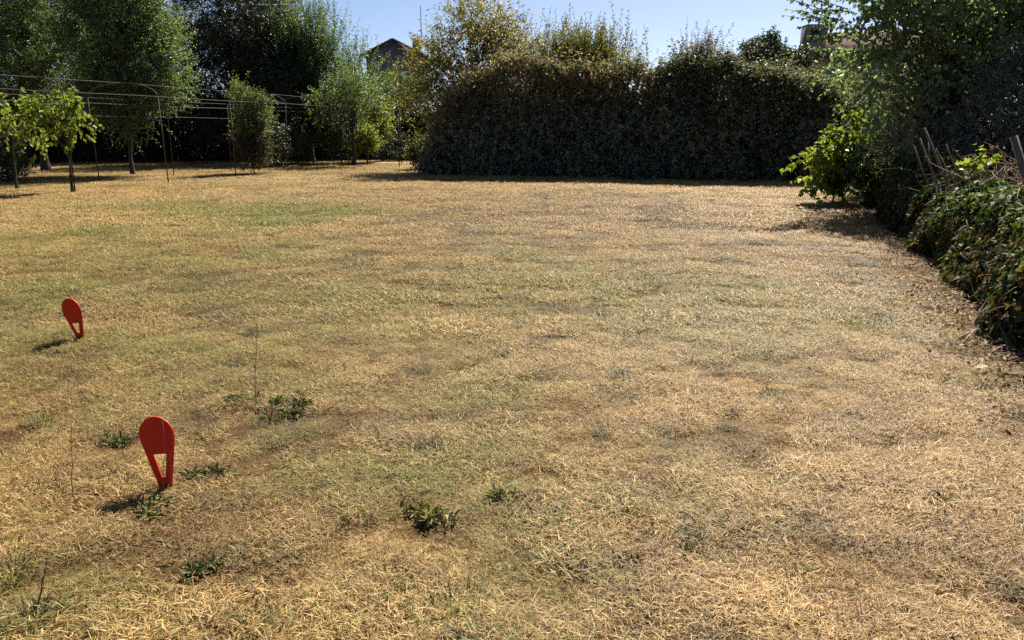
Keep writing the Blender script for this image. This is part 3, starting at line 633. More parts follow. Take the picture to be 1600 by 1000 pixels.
# shaded laurel hedge closing the view behind the left trees
def hedge(name, label, A, B, prof, thick, n, lm, seed, nl=9, slen=.5, L=.09, W=.045, tint_fn=None, up=.6, droop=.1, z0=.05, face=1.0, tint_sd=.12, tint=.45, stem_n=60, bend=.06, rag=.55, zrag=.4, shape='blade', core=.76, taper=0.0, lumps=False, thin=.6, s_top=.5, cat='hedge'):
    rng = np.random.default_rng(seed); A = np.array([*A, 0.]); B = np.array([*B, 0.]); ln = np.linalg.norm(B-A); d = (B-A)/ln; nrm = np.array([d[1], -d[0], 0.])
    if nrm[1] > 0: nrm = -nrm                       # towards the open side
    n = int(n*1.7); L *= 1.3; W *= 1.3
    root = empty(name, A+(B-A)*.5, label, cat)
    if lumps:
        ps = np.linspace(0, 1, 60); pn = np.stack([ps*ln*.75, ps*0, ps*0+seed*3.1], 1); pm = np.stack([ps*ln*2.1, ps*0, ps*0+seed*1.7], 1)
        prof = (ps, np.interp(ps, prof[0], prof[1])+.75*(vnoise(pn)-.55)+.45*(vnoise(pm)-.5))
    s = rng.uniform(0, 1, n); hh = np.interp(s, prof[0], prof[1])
    where = rng.uniform(0, 1, n)
    z = z0+(hh-z0)*rng.uniform(0, 1, n)**.85; dpt = rng.uniform(0, 1, n)
    front = where < .46; top = (where >= .46) & (where < .72); back = (where >= .72) & (where < .82)
    endm = where > .94
    dpt = np.where(front, rng.uniform(0, 1, n)**2.2*.34, dpt); dpt = np.where(back, 1-rng.uniform(0, 1, n)**2*.4, dpt)
    z = np.where(top, hh-np.abs(rng.normal(0, zrag, n)), z); s = np.where(endm, np.where(rng.uniform(0, 1, n) < .5, rng.uniform(0, .05, n), rng.uniform(.95, 1, n)), s)
    if taper: dpt = dpt*(1-taper*np.clip((z/hh-.45)*1.9, 0, 1))
    ltint = 0.
    if lumps:
        LC = []; q_ = 0.
        while q_ < ln:
            H_ = np.interp(q_/ln, prof[0], prof[1]); z_ = rng.uniform(.25, .5)
            while z_ < H_-.35:
                r_ = rng.uniform(.36, .92); LC.append((q_+rng.normal(0, .25), thick*rng.uniform(.26, .74)+.2*z_/H_, min(z_, H_-r_*.75+rng.normal(0, .16)), r_*rng.uniform(.75, 1.2), r_*.85, r_*rng.uniform(.9, 1.6), rng.normal(0, .26))); z_ += r_*1.15
            q_ += rng.uniform(.6, 1.0)
        LC = np.array(LC); kk = rng.integers(0, len(LC), n); un = norm(rng.normal(size=(n, 3))*np.array([1, 1, .9])); un[:, 1] = np.where(rng.uniform(0, 1, n) < .72, -np.abs(un[:, 1]), un[:, 1])
        rr_ = rng.uniform(0, 1, n)**.14
        lp = LC[kk, :3]+un*LC[kk, 3:6]*rr_[:, None]
        use = (rng.uniform(0, 1, n) < .86) & ~(top & (rng.uniform(0, 1, n) < .5))
        s = np.where(use, np.clip(lp[:, 0]/ln, -.02, 1.02), s); dpt = np.where(use, lp[:, 1]/thick, dpt); z = np.where(use, lp[:, 2], z); ltint = np.where(use, LC[kk, 6], 0); hh = np.interp(s, prof[0], prof[1]); z = np.minimum(z, hh+.1)
    bul = .42*(fbm2(s*ln, z*.6, .8, seed, 3)-.5)*2*rag/.3+.16*np.sin(np.clip(z/hh, 0, 1)*math.pi)
    if lumps: bul = bul*.35
    z = np.maximum(z+rag*.6*(fbm2(s*ln, dpt*thick, 1.3, seed+50., 2)-.5)*np.clip(z/hh, 0, 1)*2, .04)
    P = A+d*(s*ln)[:, None]-nrm*(dpt*thick)[:, None]+nrm*bul[:, None]; P[:, 2] = z
    o = np.where((front | endm)[:, None], nrm, np.where(back[:, None], -nrm, 0))*face
    o = o+np.where(endm[:, None], np.where(s[:, None] < .5, -d, d), 0)
    Dd = norm(o+np.array([0, 0, 1])*(up+.5*top)[:, None]+rng.normal(size=P.shape)*.5)
    if lumps: Dd = np.where(use[:, None], norm((d*un[:, :1]-nrm*un[:, 1:2]+np.array([0, 0, 1.])*un[:, 2:3])*.8+np.array([0, 0, up*.5])+rng.normal(size=P.shape)*.4), Dd)
    ts = np.clip(ltint+tint+.55*(vnoise(P*.9+seed)-.5)+.4*(vnoise(P*np.array([2.6, 2.6, .9])+seed)-.5)+rng.normal(0, .07, n), 0, 1)
    if tint_fn: ts = np.clip(tint_fn(P, ts, s, z/hh), 0, 1)
    lens = slen*rng.uniform(.5, 1.3, n)*np.where(top & (rng.uniform(0, 1, n) < .22), 1.7, 1)
    lv, SP = shoots(rng, P, Dd, lens, nl, L, W, ts, droop, .9, bend, tint_sd)
    k = lv[0][:, 2] > .03; lv = tuple(a[k] for a in lv)
    sl = np.clip(((lv[0]-A)@d)/ln, 0, 1); zl = lv[0][:, 2]/np.interp(sl, prof[0], prof[1])+.12*(vnoise(lv[0]*1.1+seed)-.5)
    if lumps:
        kp = rng.uniform(0, 1, len(zl)) > np.clip((zl-.52)*1.8, 0, thin)
        lv = tuple(a[kp] for a in lv); up_ = rng.uniform(0, 1, kp.sum()) < np.clip((zl[kp]-.50+.5*(vnoise(lv[0]*.8+seed+3)-.5))*2.6, 0, 1)
        hi = tuple(a[up_] for a in lv); V, F, tt = leaves(*hi, shape=shape); build('upper_foliage', V, F, L_hedgetop, root, {'tint': tt}); lv = tuple(a[~up_] for a in lv)
    V, F, tt = leaves(*lv, shape=shape); build('foliage', V, F, lm, root, {'tint': tt})
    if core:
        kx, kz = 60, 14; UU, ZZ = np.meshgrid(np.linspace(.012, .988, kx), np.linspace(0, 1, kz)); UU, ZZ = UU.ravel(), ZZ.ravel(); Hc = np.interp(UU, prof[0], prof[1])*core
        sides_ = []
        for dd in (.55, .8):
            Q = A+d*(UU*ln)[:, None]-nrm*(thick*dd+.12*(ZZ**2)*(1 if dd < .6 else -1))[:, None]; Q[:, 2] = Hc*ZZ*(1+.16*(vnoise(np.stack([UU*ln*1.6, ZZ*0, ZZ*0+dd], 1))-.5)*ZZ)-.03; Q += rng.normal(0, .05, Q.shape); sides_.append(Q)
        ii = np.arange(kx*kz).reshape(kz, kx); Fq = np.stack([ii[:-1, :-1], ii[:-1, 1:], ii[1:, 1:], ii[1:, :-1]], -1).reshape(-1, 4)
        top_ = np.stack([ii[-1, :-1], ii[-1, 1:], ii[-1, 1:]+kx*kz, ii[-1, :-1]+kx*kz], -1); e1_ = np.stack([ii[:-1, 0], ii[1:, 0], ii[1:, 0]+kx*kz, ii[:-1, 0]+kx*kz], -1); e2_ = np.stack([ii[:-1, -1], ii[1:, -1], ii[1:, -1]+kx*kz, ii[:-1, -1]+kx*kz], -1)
        build('opaque_core', np.concatenate(sides_), np.concatenate([Fq, Fq+kx*kz, top_, e1_, e2_]), M_core, root, smooth=True)  # added opaque core that keeps light from leaking through the hedge
    if lumps:
        nt_ = int(15*ln); a_ = rng.uniform(0, 1, nt_); T_ = A+d*(a_*ln)[:, None]-nrm*(thick*rng.uniform(.15, .9, nt_))[:, None]; T_[:, 2] = np.interp(a_, prof[0], prof[1])*rng.uniform(.62, .97, nt_)
        cl_ = vnoise(np.stack([a_*ln*1.1, a_*0, a_*0+seed], 1)); tl_ = rng.uniform(.45, .9, nt_)*(.45+1.0*cl_)
        sv, SP2 = shoots(rng, T_, norm(np.array([0, 0, 1.])+rng.normal(0, .22, (nt_, 3))), tl_, 16, .115, .05, np.clip(rng.normal(.42, .15, nt_)+.15*(s_top-.5), 0, 1), -.15, .75, .03, .12)
        V, F, tt = leaves(*sv); build('top_shoots', V, F, L_hedgetop, root, {'tint': tt})
    # stems from the ground
    ss = rng.uniform(.01, .99, stem_n); sh = np.interp(ss, prof[0], prof[1])*rng.uniform(.6, 1.0, stem_n)
    b0 = A+d*(ss*ln)[:, None]-nrm*(thick*rng.uniform(.2, .8, stem_n))[:, None]; b0[:, 2] = -.03
    tp = b0+rng.normal(0, .35, b0.shape)+nrm*rng.uniform(-.5, .6, stem_n)[:, None]*thick*.4; tp[:, 2] = sh
    md_ = (b0+tp)/2+rng.normal(0, .12, b0.shape); t = np.linspace(0, 1, 7)[None, :, None]
    LP = b0[:, None]*(1-t)**2+2*md_[:, None]*t*(1-t)+tp[:, None]*t*t
    V1, F1 = tubes(LP, np.repeat(np.linspace(.028, .006, 7)[None], stem_n, 0)*rng.uniform(.6, 1.3, (stem_n, 1)), 5)
    V3, F3 = tubes(SP[:, ::2], np.repeat(np.array([[.005, .002]]), len(SP), 0), 3)
    build('stems', np.concatenate([V1, V3]), np.concatenate([F1, F3+len(V1)]), M_twig, root, smooth=True)
    return root

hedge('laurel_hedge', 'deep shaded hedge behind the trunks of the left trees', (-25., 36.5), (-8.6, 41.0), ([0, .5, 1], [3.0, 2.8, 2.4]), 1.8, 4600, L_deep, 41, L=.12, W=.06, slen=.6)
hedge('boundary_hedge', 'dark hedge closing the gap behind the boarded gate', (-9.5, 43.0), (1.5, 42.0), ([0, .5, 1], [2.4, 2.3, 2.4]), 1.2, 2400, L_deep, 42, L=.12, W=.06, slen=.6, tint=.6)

# the main hedge: two stretches
HL, HR = np.array([-3.05, 28.0]), np.array([9.9, 24.3])
def hp(u):                                        # along the hedge front line, below picture column u
    best = None
    for t in np.linspace(-.1, 1.2, 400):
        p = HL+(HR-HL)*t; q = abs(at(u, 250, p[1])[0]-p[0])
        if best is None or q < best[0]: best = (q, t, p)
    return best[1], best[2]
tA, pA = hp(672); tM, pM = hp(1022); tB, pB = hp(1345)
def prof(lst, t0, t1):
    S, Hh = [], []
    for u, v in lst:
        t, p = hp(u); S.append((t-t0)/(t1-t0)); Hh.append(at(u, v, p[1]+.7)[2])
    return S, Hh
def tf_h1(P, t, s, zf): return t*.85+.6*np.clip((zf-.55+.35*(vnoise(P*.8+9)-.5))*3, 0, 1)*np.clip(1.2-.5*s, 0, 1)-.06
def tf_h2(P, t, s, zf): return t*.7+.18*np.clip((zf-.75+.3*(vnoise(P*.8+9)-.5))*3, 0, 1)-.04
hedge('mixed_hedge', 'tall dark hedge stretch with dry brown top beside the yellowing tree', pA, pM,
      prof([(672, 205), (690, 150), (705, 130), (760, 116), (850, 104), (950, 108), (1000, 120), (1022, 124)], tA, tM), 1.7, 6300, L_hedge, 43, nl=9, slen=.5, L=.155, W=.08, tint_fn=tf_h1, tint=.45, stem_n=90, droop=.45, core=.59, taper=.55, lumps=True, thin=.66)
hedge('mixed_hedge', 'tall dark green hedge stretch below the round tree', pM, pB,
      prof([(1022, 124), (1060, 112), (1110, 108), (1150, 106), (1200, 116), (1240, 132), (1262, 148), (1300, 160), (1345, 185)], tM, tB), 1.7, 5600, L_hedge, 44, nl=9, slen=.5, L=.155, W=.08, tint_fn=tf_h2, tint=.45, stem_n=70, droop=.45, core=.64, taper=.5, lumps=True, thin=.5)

# right hand trees
x0, y0 = pos(1470, 16.4)
tree('poplar_tree', 'large broad leaved tree overhanging the ivy bank', 'tree', (x0, y0),
     [(0, 0, 3.7, 2.1, 1.7, 1.5), (-1.0, -.3, 3.2, .95, 1.2, 1.5), (-1.6, -.3, 4.2, .85, .8, .6), (1.6, 0, 3.4, 1.6, 1.5, 1.6), (.3, .3, 5.0, 2.0, 1.7, 1.1), (-1.3, -.5, 2.1, .65, .8, 1.0)], L_big, clusters=240, per=11, nl=8, slen=.7, L=.118, W=.102, dense=False, up=.3, out=.7, droop=.5, bend=.15, tr=.2, seed=51, shape='heart', tint=.8, sr=.004, trunk_top=.7)
# the branch reaching out over the sky belongs to that tree
rng = np.random.default_rng(77)
tips = [((1310, 30), (1222, 4)), ((1300, 45), (1228, 32)), ((1310, 55), (1262, 62)), ((1290, 10), (1240, -8)), ((1330, 20), (1255, 20)), ((1300, 75), (1258, 68))]
SS, DD, LL = [], [], []
for (a_, b_) in tips:
    p0 = at(*a_, 15.9); p1 = at(*b_, 15.7)
    for q in range(4):
        j = rng.normal(0, .08, 3); SS.append(p0+j); v_ = p1-p0+rng.normal(0, .09, 3)+np.array([0, 0, .10]); LL.append(np.linalg.norm(v_)*rng.uniform(.7, 1.0)); DD.append(v_/np.linalg.norm(v_))
lv, SP = shoots(rng, np.array(SS), np.array(DD), np.array(LL), 13, .105, .092, np.full(len(SS), .5), droop=.8, bend=.08)
pt = [o for o in bpy.data.objects if o.name == 'poplar_tree'][0]
V, F, tt = leaves(*lv, shape='heart'); build('hanging_branch_leaves', V, F, L_big, pt, {'tint': tt})
V, F = tubes(SP, np.repeat(np.array([[.010, .006, .003]]), len(SP), 0), 4); build('hanging_branch', V, F, M_bark, pt)
x0, y0 = pos(1650, 17.5)
tree('poplar_tree', 'broad leaved tree cut by the picture edge above the leaning post', 'tree', (x0, y0),
     [(0, 0, 3.8, 2.2, 1.8, 1.9), (1.8, 0, 3.8, 1.8, 1.8, 1.9), (-1.0, 0, 3.2, 1.2, 1.2, 1.5), (0, 0, 5.4, 2.0, 1.8, 1.2)], L_big, clusters=190, per=11, nl=8, slen=.7, L=.12, W=.102, dense=False, up=.3, out=.7, droop=.5, bend=.15, tr=.2, seed=52, shape='heart', tint=.75, sr=.004, trunk_top=.7)
for i, (u, yy, hh, w, lab, sd) in enumerate([(1475, 16.2, 2.3, 1.15, 'dusky conifer mass behind the brushwood and stakes', 53), (1590, 14.8, 2.5, 1.25, 'dusky conifer mass behind the leaning post', 54), (1400, 18.0, 2.1, .95, 'small dusky conifer between sunlit shrub and brushwood', 55), (1720, 14.5, 3.2, 1.5, 'dusky conifer cut by the picture edge near the ivy bank', 56)]):
    x0, y0 = pos(u, yy)
    tree('cypress', lab, 'conifer', (x0, y0), [(0, 0, hh*.55, w, w*.9, hh*.58), (.3, 0, hh*.8, w*.8, w*.8, hh*.5), (-.3, 0, hh*.3, w, w*.8, hh*.3)], L_conifer, M_darkbark, clusters=130, per=11, nl=14, slen=.42, L=.068, W=.02, up=.35, out=.6, droop=.1, bend=.2, tr=.12, seed=sd, tint=.45, pw=.2, sr=.003, group='conifers behind the ivy bank', trunk_top=.9)
# sunlit shrub
x0, y0 = pos(1308, 17.0)
def tf_k(P, t): return t+.25*np.clip((x0-P[:, 0])/.5, -1, .6)  # leaf tint lightened on the left, imitating the sunlit side
tree('lime_sapling', 'bright backlit lime green shrub at the lawn corner', 'shrub', (x0, y0),
     [(-.12, 0, 1.0, .36, .36, .45), (.2, 0, 1.65, .24, .25, .5), (-.42, -.1, .85, .28, .28, .25), (.3, .1, .8, .3, .3, .6), (-.3, -.1, .4, .26, .26, .22)], L_bright, clusters=32, per=5, nl=8, slen=.42, L=.108, W=.095, up=.5, out=.6, droop=.55, bend=.2, tr=.045, seed=57, shape='heart', tint=.55, forks=5, tint_fn=tf_k, sr=.003)

# ------------------------------------------------------------------ ivy bank along the lawn edge
def ivy_bank(name, label, s0, s1, hts, width, n, seed, parts=0, tint=.5, nst=120, Lm=.07):
    rng = np.random.default_rng(seed)
    p0 = np.array([3.34, 4.75, 0]); d = norm(np.array([.35, 1.0, 0])); w = np.array([d[1], -d[0], 0])    # w: away from the lawn
    root = empty(name, p0+d*(s0+s1)/2+w*width/2, label, 'hedge')
    def surf(n, near=False):
        s = s0+(s1-s0)*rng.uniform(0, 1, n) if not near else s0+(s1-s0)*rng.uniform(0, .42, n)
        f = rng.uniform(0, 1, n)**1.15                         # 0 foot of the lawn side .. 1 top back
        H = np.interp(s, hts[0], hts[1])+.22*(fbm2(s, f*2, 1.2, seed, 3)-.5)
        ph = f*2.0                                             # angle
        xx = width*.5*(1-np.cos(np.minimum(ph, 3.1)))*1.15
        zz = H*np.sin(np.minimum(ph, math.pi/2)*1.0)*np.where(ph > 1.57, 1-.05*(ph-1.57), 1)
        bul = .22*(fbm2(s, zz, 1.6, seed+5., 3)-.5)*2
        P = p0+d*s[:, None]+w*(xx+.12-bul)[:, None]; P[:, 2] = np.maximum(zz, .03)
        Nn = norm(-w*np.cos(ph)[:, None]+np.array([0, 0, 1])*np.sin(ph)[:, None])
        return P, Nn, s, f
    P, Nn, s, f = surf(n); dep = np.abs(rng.normal(0, .09, n)); P = P-Nn*dep[:, None]; P[:, 2] = np.maximum(P[:, 2], .03)
    gap = vnoise(P*3.0+seed) > .28+.25*rng.uniform(0, 1, n)-.15*(f < .3)
    gap |= dep > .1
    P, Nn, s, f, dep = P[gap], Nn[gap], s[gap], f[gap], dep[gap]; m = len(P)
    D_ = norm(np.array([0, 0, -1.0])+Nn*.35+rng.normal(size=P.shape)*.55)
    nn = norm(Nn+np.array([0, 0, .5])+rng.normal(size=P.shape)*.38)
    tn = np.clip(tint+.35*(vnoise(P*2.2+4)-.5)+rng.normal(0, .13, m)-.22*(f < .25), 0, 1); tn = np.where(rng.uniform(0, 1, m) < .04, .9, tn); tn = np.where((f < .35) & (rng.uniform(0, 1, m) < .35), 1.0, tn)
    Ls = Lm*rng.uniform(.55, 1.25, m)
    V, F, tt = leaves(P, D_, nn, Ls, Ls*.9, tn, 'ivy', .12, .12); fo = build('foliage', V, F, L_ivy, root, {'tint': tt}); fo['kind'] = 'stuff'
    # woody stems and dead leaves in the foot
    Q, Qn, s, f = surf(nst); Q = Q-Qn*.08
    tdir = norm(d*rng.normal(0, .8, nst)[:, None]+np.array([0, 0, 1])*rng.uniform(.2, 1.0, nst)[:, None]+rng.normal(size=Q.shape)*.25)
    ln = rng.uniform(.25, .8, nst); t = np.linspace(0, 1, 5)[None, :, None]
    LP = Q[:, None]+tdir[:, None]*ln[:, None, None]*(t-.5)+Qn[:, None]*(.14*np.sin(t*math.pi)-.04)+rng.normal(0, .02, (nst, 5, 3)); LP[..., 2] = np.maximum(LP[..., 2], .01)
    V, F = tubes(LP, np.repeat(np.linspace(.006, .0025, 5)[None], nst, 0), 4); build('stems', V, F, M_twig, root, smooth=True)
    # added dark solid core, standing in for the shade inside the ivy
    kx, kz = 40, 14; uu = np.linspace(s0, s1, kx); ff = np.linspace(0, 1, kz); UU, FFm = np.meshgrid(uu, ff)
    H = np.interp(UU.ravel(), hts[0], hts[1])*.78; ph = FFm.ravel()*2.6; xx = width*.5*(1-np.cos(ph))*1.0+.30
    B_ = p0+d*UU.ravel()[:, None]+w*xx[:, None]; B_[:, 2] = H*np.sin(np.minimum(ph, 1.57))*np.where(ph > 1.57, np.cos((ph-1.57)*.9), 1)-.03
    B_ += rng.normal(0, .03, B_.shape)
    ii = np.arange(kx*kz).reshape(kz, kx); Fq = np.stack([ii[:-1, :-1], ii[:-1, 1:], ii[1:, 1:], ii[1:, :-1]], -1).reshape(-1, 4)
    build('shade_core', B_, Fq, M_core, root, smooth=True)
    if parts:
        Q, Qn, s, f = surf(parts*3, True); o_ = np.argsort(s)[:parts]; Q, Qn = Q[o_]+Qn[o_]*.015, Qn[o_]; lm = []
        for q in range(5):
            V, F, tt = leaves(np.zeros((1, 3)), np.array([[1., 0, 0]]), np.array([[0, 0, 1.]]), np.array([1.]), np.array([.9]), np.array([[.4, .55, .72, .86, .3][q]]), 'ivy', .12, .12)
            ob = build('leaf', V, F, L_ivy, None, {'tint': tt}); lm.append(ob.data); bpy.data.objects.remove(ob)
        rl = np.array(root.location)
        for q in range(parts):
            ob = bpy.data.objects.new('leaf', lm[rng.choice(5, p=[.3, .25, .2, .07, .18])]); COL.objects.link(ob); ob.parent = root
            dd = Vector(norm(np.array([0, 0, -1.0])+Qn[q]*.4+rng.normal(size=3)*.5)); n_ = Vector(norm(Qn[q]+np.array([0, 0, .5])+rng.normal(size=3)*.35))
            yv = n_.cross(dd).normalized(); zv = dd.cross(yv).normalized()
            M = Matrix((dd, yv, zv)).transposed().to_4x4(); sc_ = Lm*rng.uniform(.8, 1.35)
            ob.matrix_local = Matrix.Translation(Vector(Q[q]-rl)) @ M @ Matrix.Scale(sc_, 4)
    return root
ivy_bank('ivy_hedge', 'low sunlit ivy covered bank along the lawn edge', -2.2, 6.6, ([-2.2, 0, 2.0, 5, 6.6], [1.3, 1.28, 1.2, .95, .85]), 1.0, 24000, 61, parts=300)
ivy_bank('ivy_hedge', 'shaded dark ivy bank continuing beneath the tree', 6.62, 13.2, ([6.6, 8, 10, 13.2], [.95, 1.2, 1.25, 1.0]), 1.1, 13000, 62, tint=.35, nst=60, Lm=.08)  # tint lowered, so the tree's shade is also in the leaf colour

# leaf litter at the foot of the bank
rng = np.random.default_rng(63)
n = 5200; s = rng.uniform(-1.8, 7.0, n); off = -np.abs(rng.normal(0, .30, n))+.18
d_ = norm(np.array([.35, 1., 0])); w_ = np.array([d_[1], -d_[0], 0]); P = np.array([3.34, 4.75, 0])+d_*s[:, None]+w_*off[:, None]
P[:, 2] = ground_z(P[:, 0], P[:, 1])+rng.uniform(.012, .045, n)
D_ = rng.normal(size=(n, 3)); D_[:, 2] *= .35; nn = rng.normal(size=(n, 3))*.5; nn[:, 2] += 1
Ls = rng.uniform(.018, .05, n); V, F, tt = leaves(P, D_, nn, Ls, Ls*rng.uniform(.3, .7, n), rng.beta(1.9, 2.0, n), 'oval', .3, -.25)
nt_ = 700; s = rng.uniform(-1.8, 7, nt_); off = -np.abs(rng.normal(0, .2, nt_))+.15; Q = np.array([3.34, 4.75, 0])+d_*s[:, None]+w_*off[:, None]; Q[:, 2] = ground_z(Q[:, 0], Q[:, 1])+rng.uniform(.01, .05, nt_)
a = rng.uniform(0, 6.28, nt_); dv = np.stack([np.cos(a), np.sin(a), rng.normal(0, .15, nt_)], 1)*rng.uniform(.05, .2, nt_)[:, None]
t = np.linspace(-1, 1, 3)[None, :, None]; LP = Q[:, None]+dv[:, None]*t*.5+rng.normal(0, .006, (nt_, 3, 3))
V2, F2 = tubes(LP, np.repeat(np.array([[.003, .0025, .0015]]), nt_, 0), 4)
ob = build('leaf_litter', np.concatenate([V, V2]), [F, F2+len(V)], L_dry, None, {'tint': np.concatenate([tt, np.repeat(rng.uniform(.5, 1, nt_), 12)])})
tag(ob, 'pale dry leaves and twigs littering the foot of the ivy', 'leaf litter', kind='stuff')
def stick(u0, v0, u1, v1, r, lab, mat=None):
    a, b = G(u0, v0), G(u1, v1); a[2] = gz(a[0], a[1])+.03; b[2] = gz(b[0], b[1])+.05; m = (a+b)/2+np.array([.01, .01, .015])
    mb = MB(); mb.tube([a, a*.6+m*.4+np.array([0, .006, .004]), m, b*.5+m*.5+np.array([.006, 0, .003]), b], np.array([r, r*.95, r*.85, r*.7, r*.5]), 6)
    tag(mb.build('fallen_stick', mat or M_greytwig, smooth=True), lab, 'stick', 'sticks fallen at the bank foot')
stick(1497, 533, 1537, 522, .008, 'longer pale stick lying in the litter by the yellow leaf')
stick(1505, 540, 1528, 519, .006, 'short pale stick crossing the longer one')
stick(1545, 560, 1575, 548, .007, 'pale stick against the ivy foot near the yellow leaf')
stick(1425, 425, 1446, 432, .007, 'small pale stick at the far end of the litter')
def single_leaf(u, v, z, L_, tint, mat, lab, seed):
    r = np.random.default_rng(seed); p = G(u, v) if z is None else z; p = np.array(p, float)
    if z is None: p[2] = gz(p[0], p[1])+.05
    D_ = np.array([[.6, -.7, .25]]); nn = np.array([[.1, -.5, 1.0]])
    V, F, tt = leaves(p[None], D_, nn, np.array([L_]), np.array([L_*.95]), np.array([tint]), 'heart', .08, .1)
    tag(build('fallen_leaf', V, F, mat, None, {'tint': tt}), lab, 'leaf', 'single leaves at the bank foot')
single_leaf(1556, 541, None, .095, .95, L_bright, 'yellow green leaf lying at the ivy foot by the sticks', 1)
single_leaf(1578, 592, None, .085, .30, L_dry, 'rusty brown leaf lying at the ivy foot nearest the viewer', 2)
single_leaf(1524, 585, None, .07, .95, L_yellow, 'pale yellow leaf on the lawn beside the litter', 3)

# brushwood, stakes, leaning post, wire behind the ivy
rng = np.random.default_rng(65)
def bpnt(u, v, y): return at(u, v, y)
n = 330; base = np.stack([rng.uniform(5.1, 7.6, n), rng.uniform(9.6, 11.8, n), rng.uniform(.1, .9, n)], 1)
base[:, 0] = 3.34+.35*(base[:, 1]-4.75)+rng.uniform(.75, 2.3, n)
aa = rng.uniform(0, 6.28, n); dv = norm(np.stack([np.cos(aa)*.8, np.sin(aa)*.5, rng.uniform(.05, .9, n)], 1)); ln = rng.uniform(.4, 1.1, n)
t = np.linspace(0, 1, 6)[None, :, None]; LP = base[:, None]+dv[:, None]*ln[:, None, None]*t+rng.normal(0, .035, (n, 6, 3)); LP[..., 2] -= .25*ln[:, None]*(t[..., 0]**2)
LP[..., 2] = np.clip(LP[..., 2], .02, 1.42)
V, F = tubes(LP, np.repeat(np.linspace(.009, .003, 6)[None], n, 0)*rng.uniform(.5, 1.5, (n, 1)), 4)
bp_ = empty('brushwood_pile', (base[:, 0].mean(), base[:, 1].mean(), 0), 'heap of dry brown cut branches behind the ivy', 'brushwood')
tw = build('twigs', V, F, M_twig, bp_, smooth=True)
n = 1700; Pq = LP[rng.integers(0, 330, n), rng.integers(1, 6, n)]+rng.normal(0, .03, (n, 3)); Ls = rng.uniform(.03, .07, n)
V, F, tt = leaves(Pq, rng.normal(size=(n, 3))+np.array([0, 0, -.5]), rng.normal(size=(n, 3))+np.array([0, 0, .4]), Ls, Ls*.5, rng.beta(1.6, 3, n), 'oval', .3, .3)
build('withered_leaves', V, F, L_dry, bp_, {'tint': tt})
for i, (u0, v0, u1, v1, yy, r, lab) in enumerate([
        (1487, 300, 1444, 200, 10.6, .026, 'tallest grey stake leaning out of the brushwood'), (1470, 300, 1437, 216, 10.7, .02, 'thin dark stake just beside the tallest stake'),
        (1498, 296, 1462, 232, 10.4, .016, 'slim stake with tip below the tallest stake top'), (1452, 292, 1428, 228, 10.9, .015, 'short slanting stake at the far side of the stakes'),
        (1505, 290, 1478, 225, 10.8, .013, 'thin rod at the near side of the stakes'), (1460, 292, 1450, 222, 10.5, .012, 'nearly upright thin rod among the stakes')]):
    a, b = at(u0, v0, yy), at(u1, v1, yy+.15); a = a+(a-b)*.9
    mb = MB(); mb.tube([a, a*.66+b*.34+np.array([.01, 0, 0]), a*.33+b*.67-np.array([.008, 0, 0]), b], np.array([r*1.1, r, r*.95, r*.85])*.75, 7)
    tag(mb.build('wooden_stake', M_wood, smooth=False), lab, 'stake', 'stakes leaning in the brushwood')
a, b = at(1602, 275, 8.6), at(1584, 213, 8.7); a = a+(a-b)*1.6
mb = MB(); mb.tube([a, a*.5+b*.5, b], np.array([.042, .040, .038]), 8); tag(mb.build('leaning_post', M_wood), 'thick weathered post leaning at the picture edge', 'post')
mb = MB(); p = [at(1500, 298, 9.8), at(1540, 292, 9.2), at(1580, 291, 8.6), at(1640, 294, 7.8)]; mb.tube(p, .006, 5)
tag(mb.build('fence_rail', M_greytwig), 'thin pale rail along the top of the ivy bank', 'rail')
x0, y0 = 6.35, 10.3
tree('young_vine', 'lone sprig of fresh vine leaves curling above the brushwood', 'vine', (x0-.25, y0), [(-.05, 0, 1.16, .2, .1, .07), (.17, 0, 1.08, .06, .08, .08)], L_bright, M_twig, clusters=7, per=2, nl=3, slen=.16, L=.062, W=.085, tr=.01, seed=66, shape='heart', tint=.75, droop=.5, sr=.002)

# ------------------------------------------------------------------ pergola of iron arches
def fr(k): return np.array([-10.3+.925*(k)*1.0, 23.4+3.27*k])
acr = np.array([-.962, .272])*2.5
perg = empty('pergola', (*fr(0), 0), 'long iron arched pergola with bare rails in front of the left trees', 'pergola')
ZR, ZP = 2.5, 2.9
KS = list(range(-2, 5))
for k in KS:
    f = fr(k); b = f+acr
    for nm, q in (('post', f), ('post', b)):
        z0 = gz(q[0], q[1])-.1; lean = np.random.default_rng(k+90).normal(0, .03, 2)
        mb = MB(); mb.tube([(q[0]+lean[0], q[1]+lean[1], z0), (q[0], q[1], ZR)], .018 if q is f else .016, 7); mb.build(nm, M_iron, perg)
    t = np.linspace(0, math.pi, 15); m = (f+b)/2
    pts = [(*(m+(f-m)*math.cos(a)), ZR+(ZP-ZR)*math.sin(a)) for a in t]
    mb = MB(); mb.tube(pts, .017, 6); mb.build('arch', M_galv if k != 0 else M_galv, perg)
def rail(a, b, z, r, nm, mat, sag=0.02):
    pts = [(*(a+(b-a)*t), z-sag*math.sin(t*math.pi*3)**2) for t in np.linspace(0, 1, 19)]
    mb = MB(); mb.tube(pts, r, 6); mb.build(nm, mat, perg)
rail(fr(-2.3), fr(4), ZR+.0, .012, 'rail', M_iron); pass
rail(fr(-2.3)+acr, fr(4)+acr, ZR, .011, 'rail', M_iron); rail(fr(-2)+acr, fr(4)+acr, ZR-.16, .015, 'rail', M_galv)
rail(fr(-2)+acr/2, fr(4)+acr/2, ZP, .007, 'ridge_wire', M_wire); rail(fr(-2)+acr, fr(3)+acr, 1.98, .007, 'wire', M_wire); pass
e0 = fr(3.9)
T1, T2, T3 = np.array([-4.75, 33.2]), np.array([-5.05, 36.0]), np.array([-2.4, 33.8])
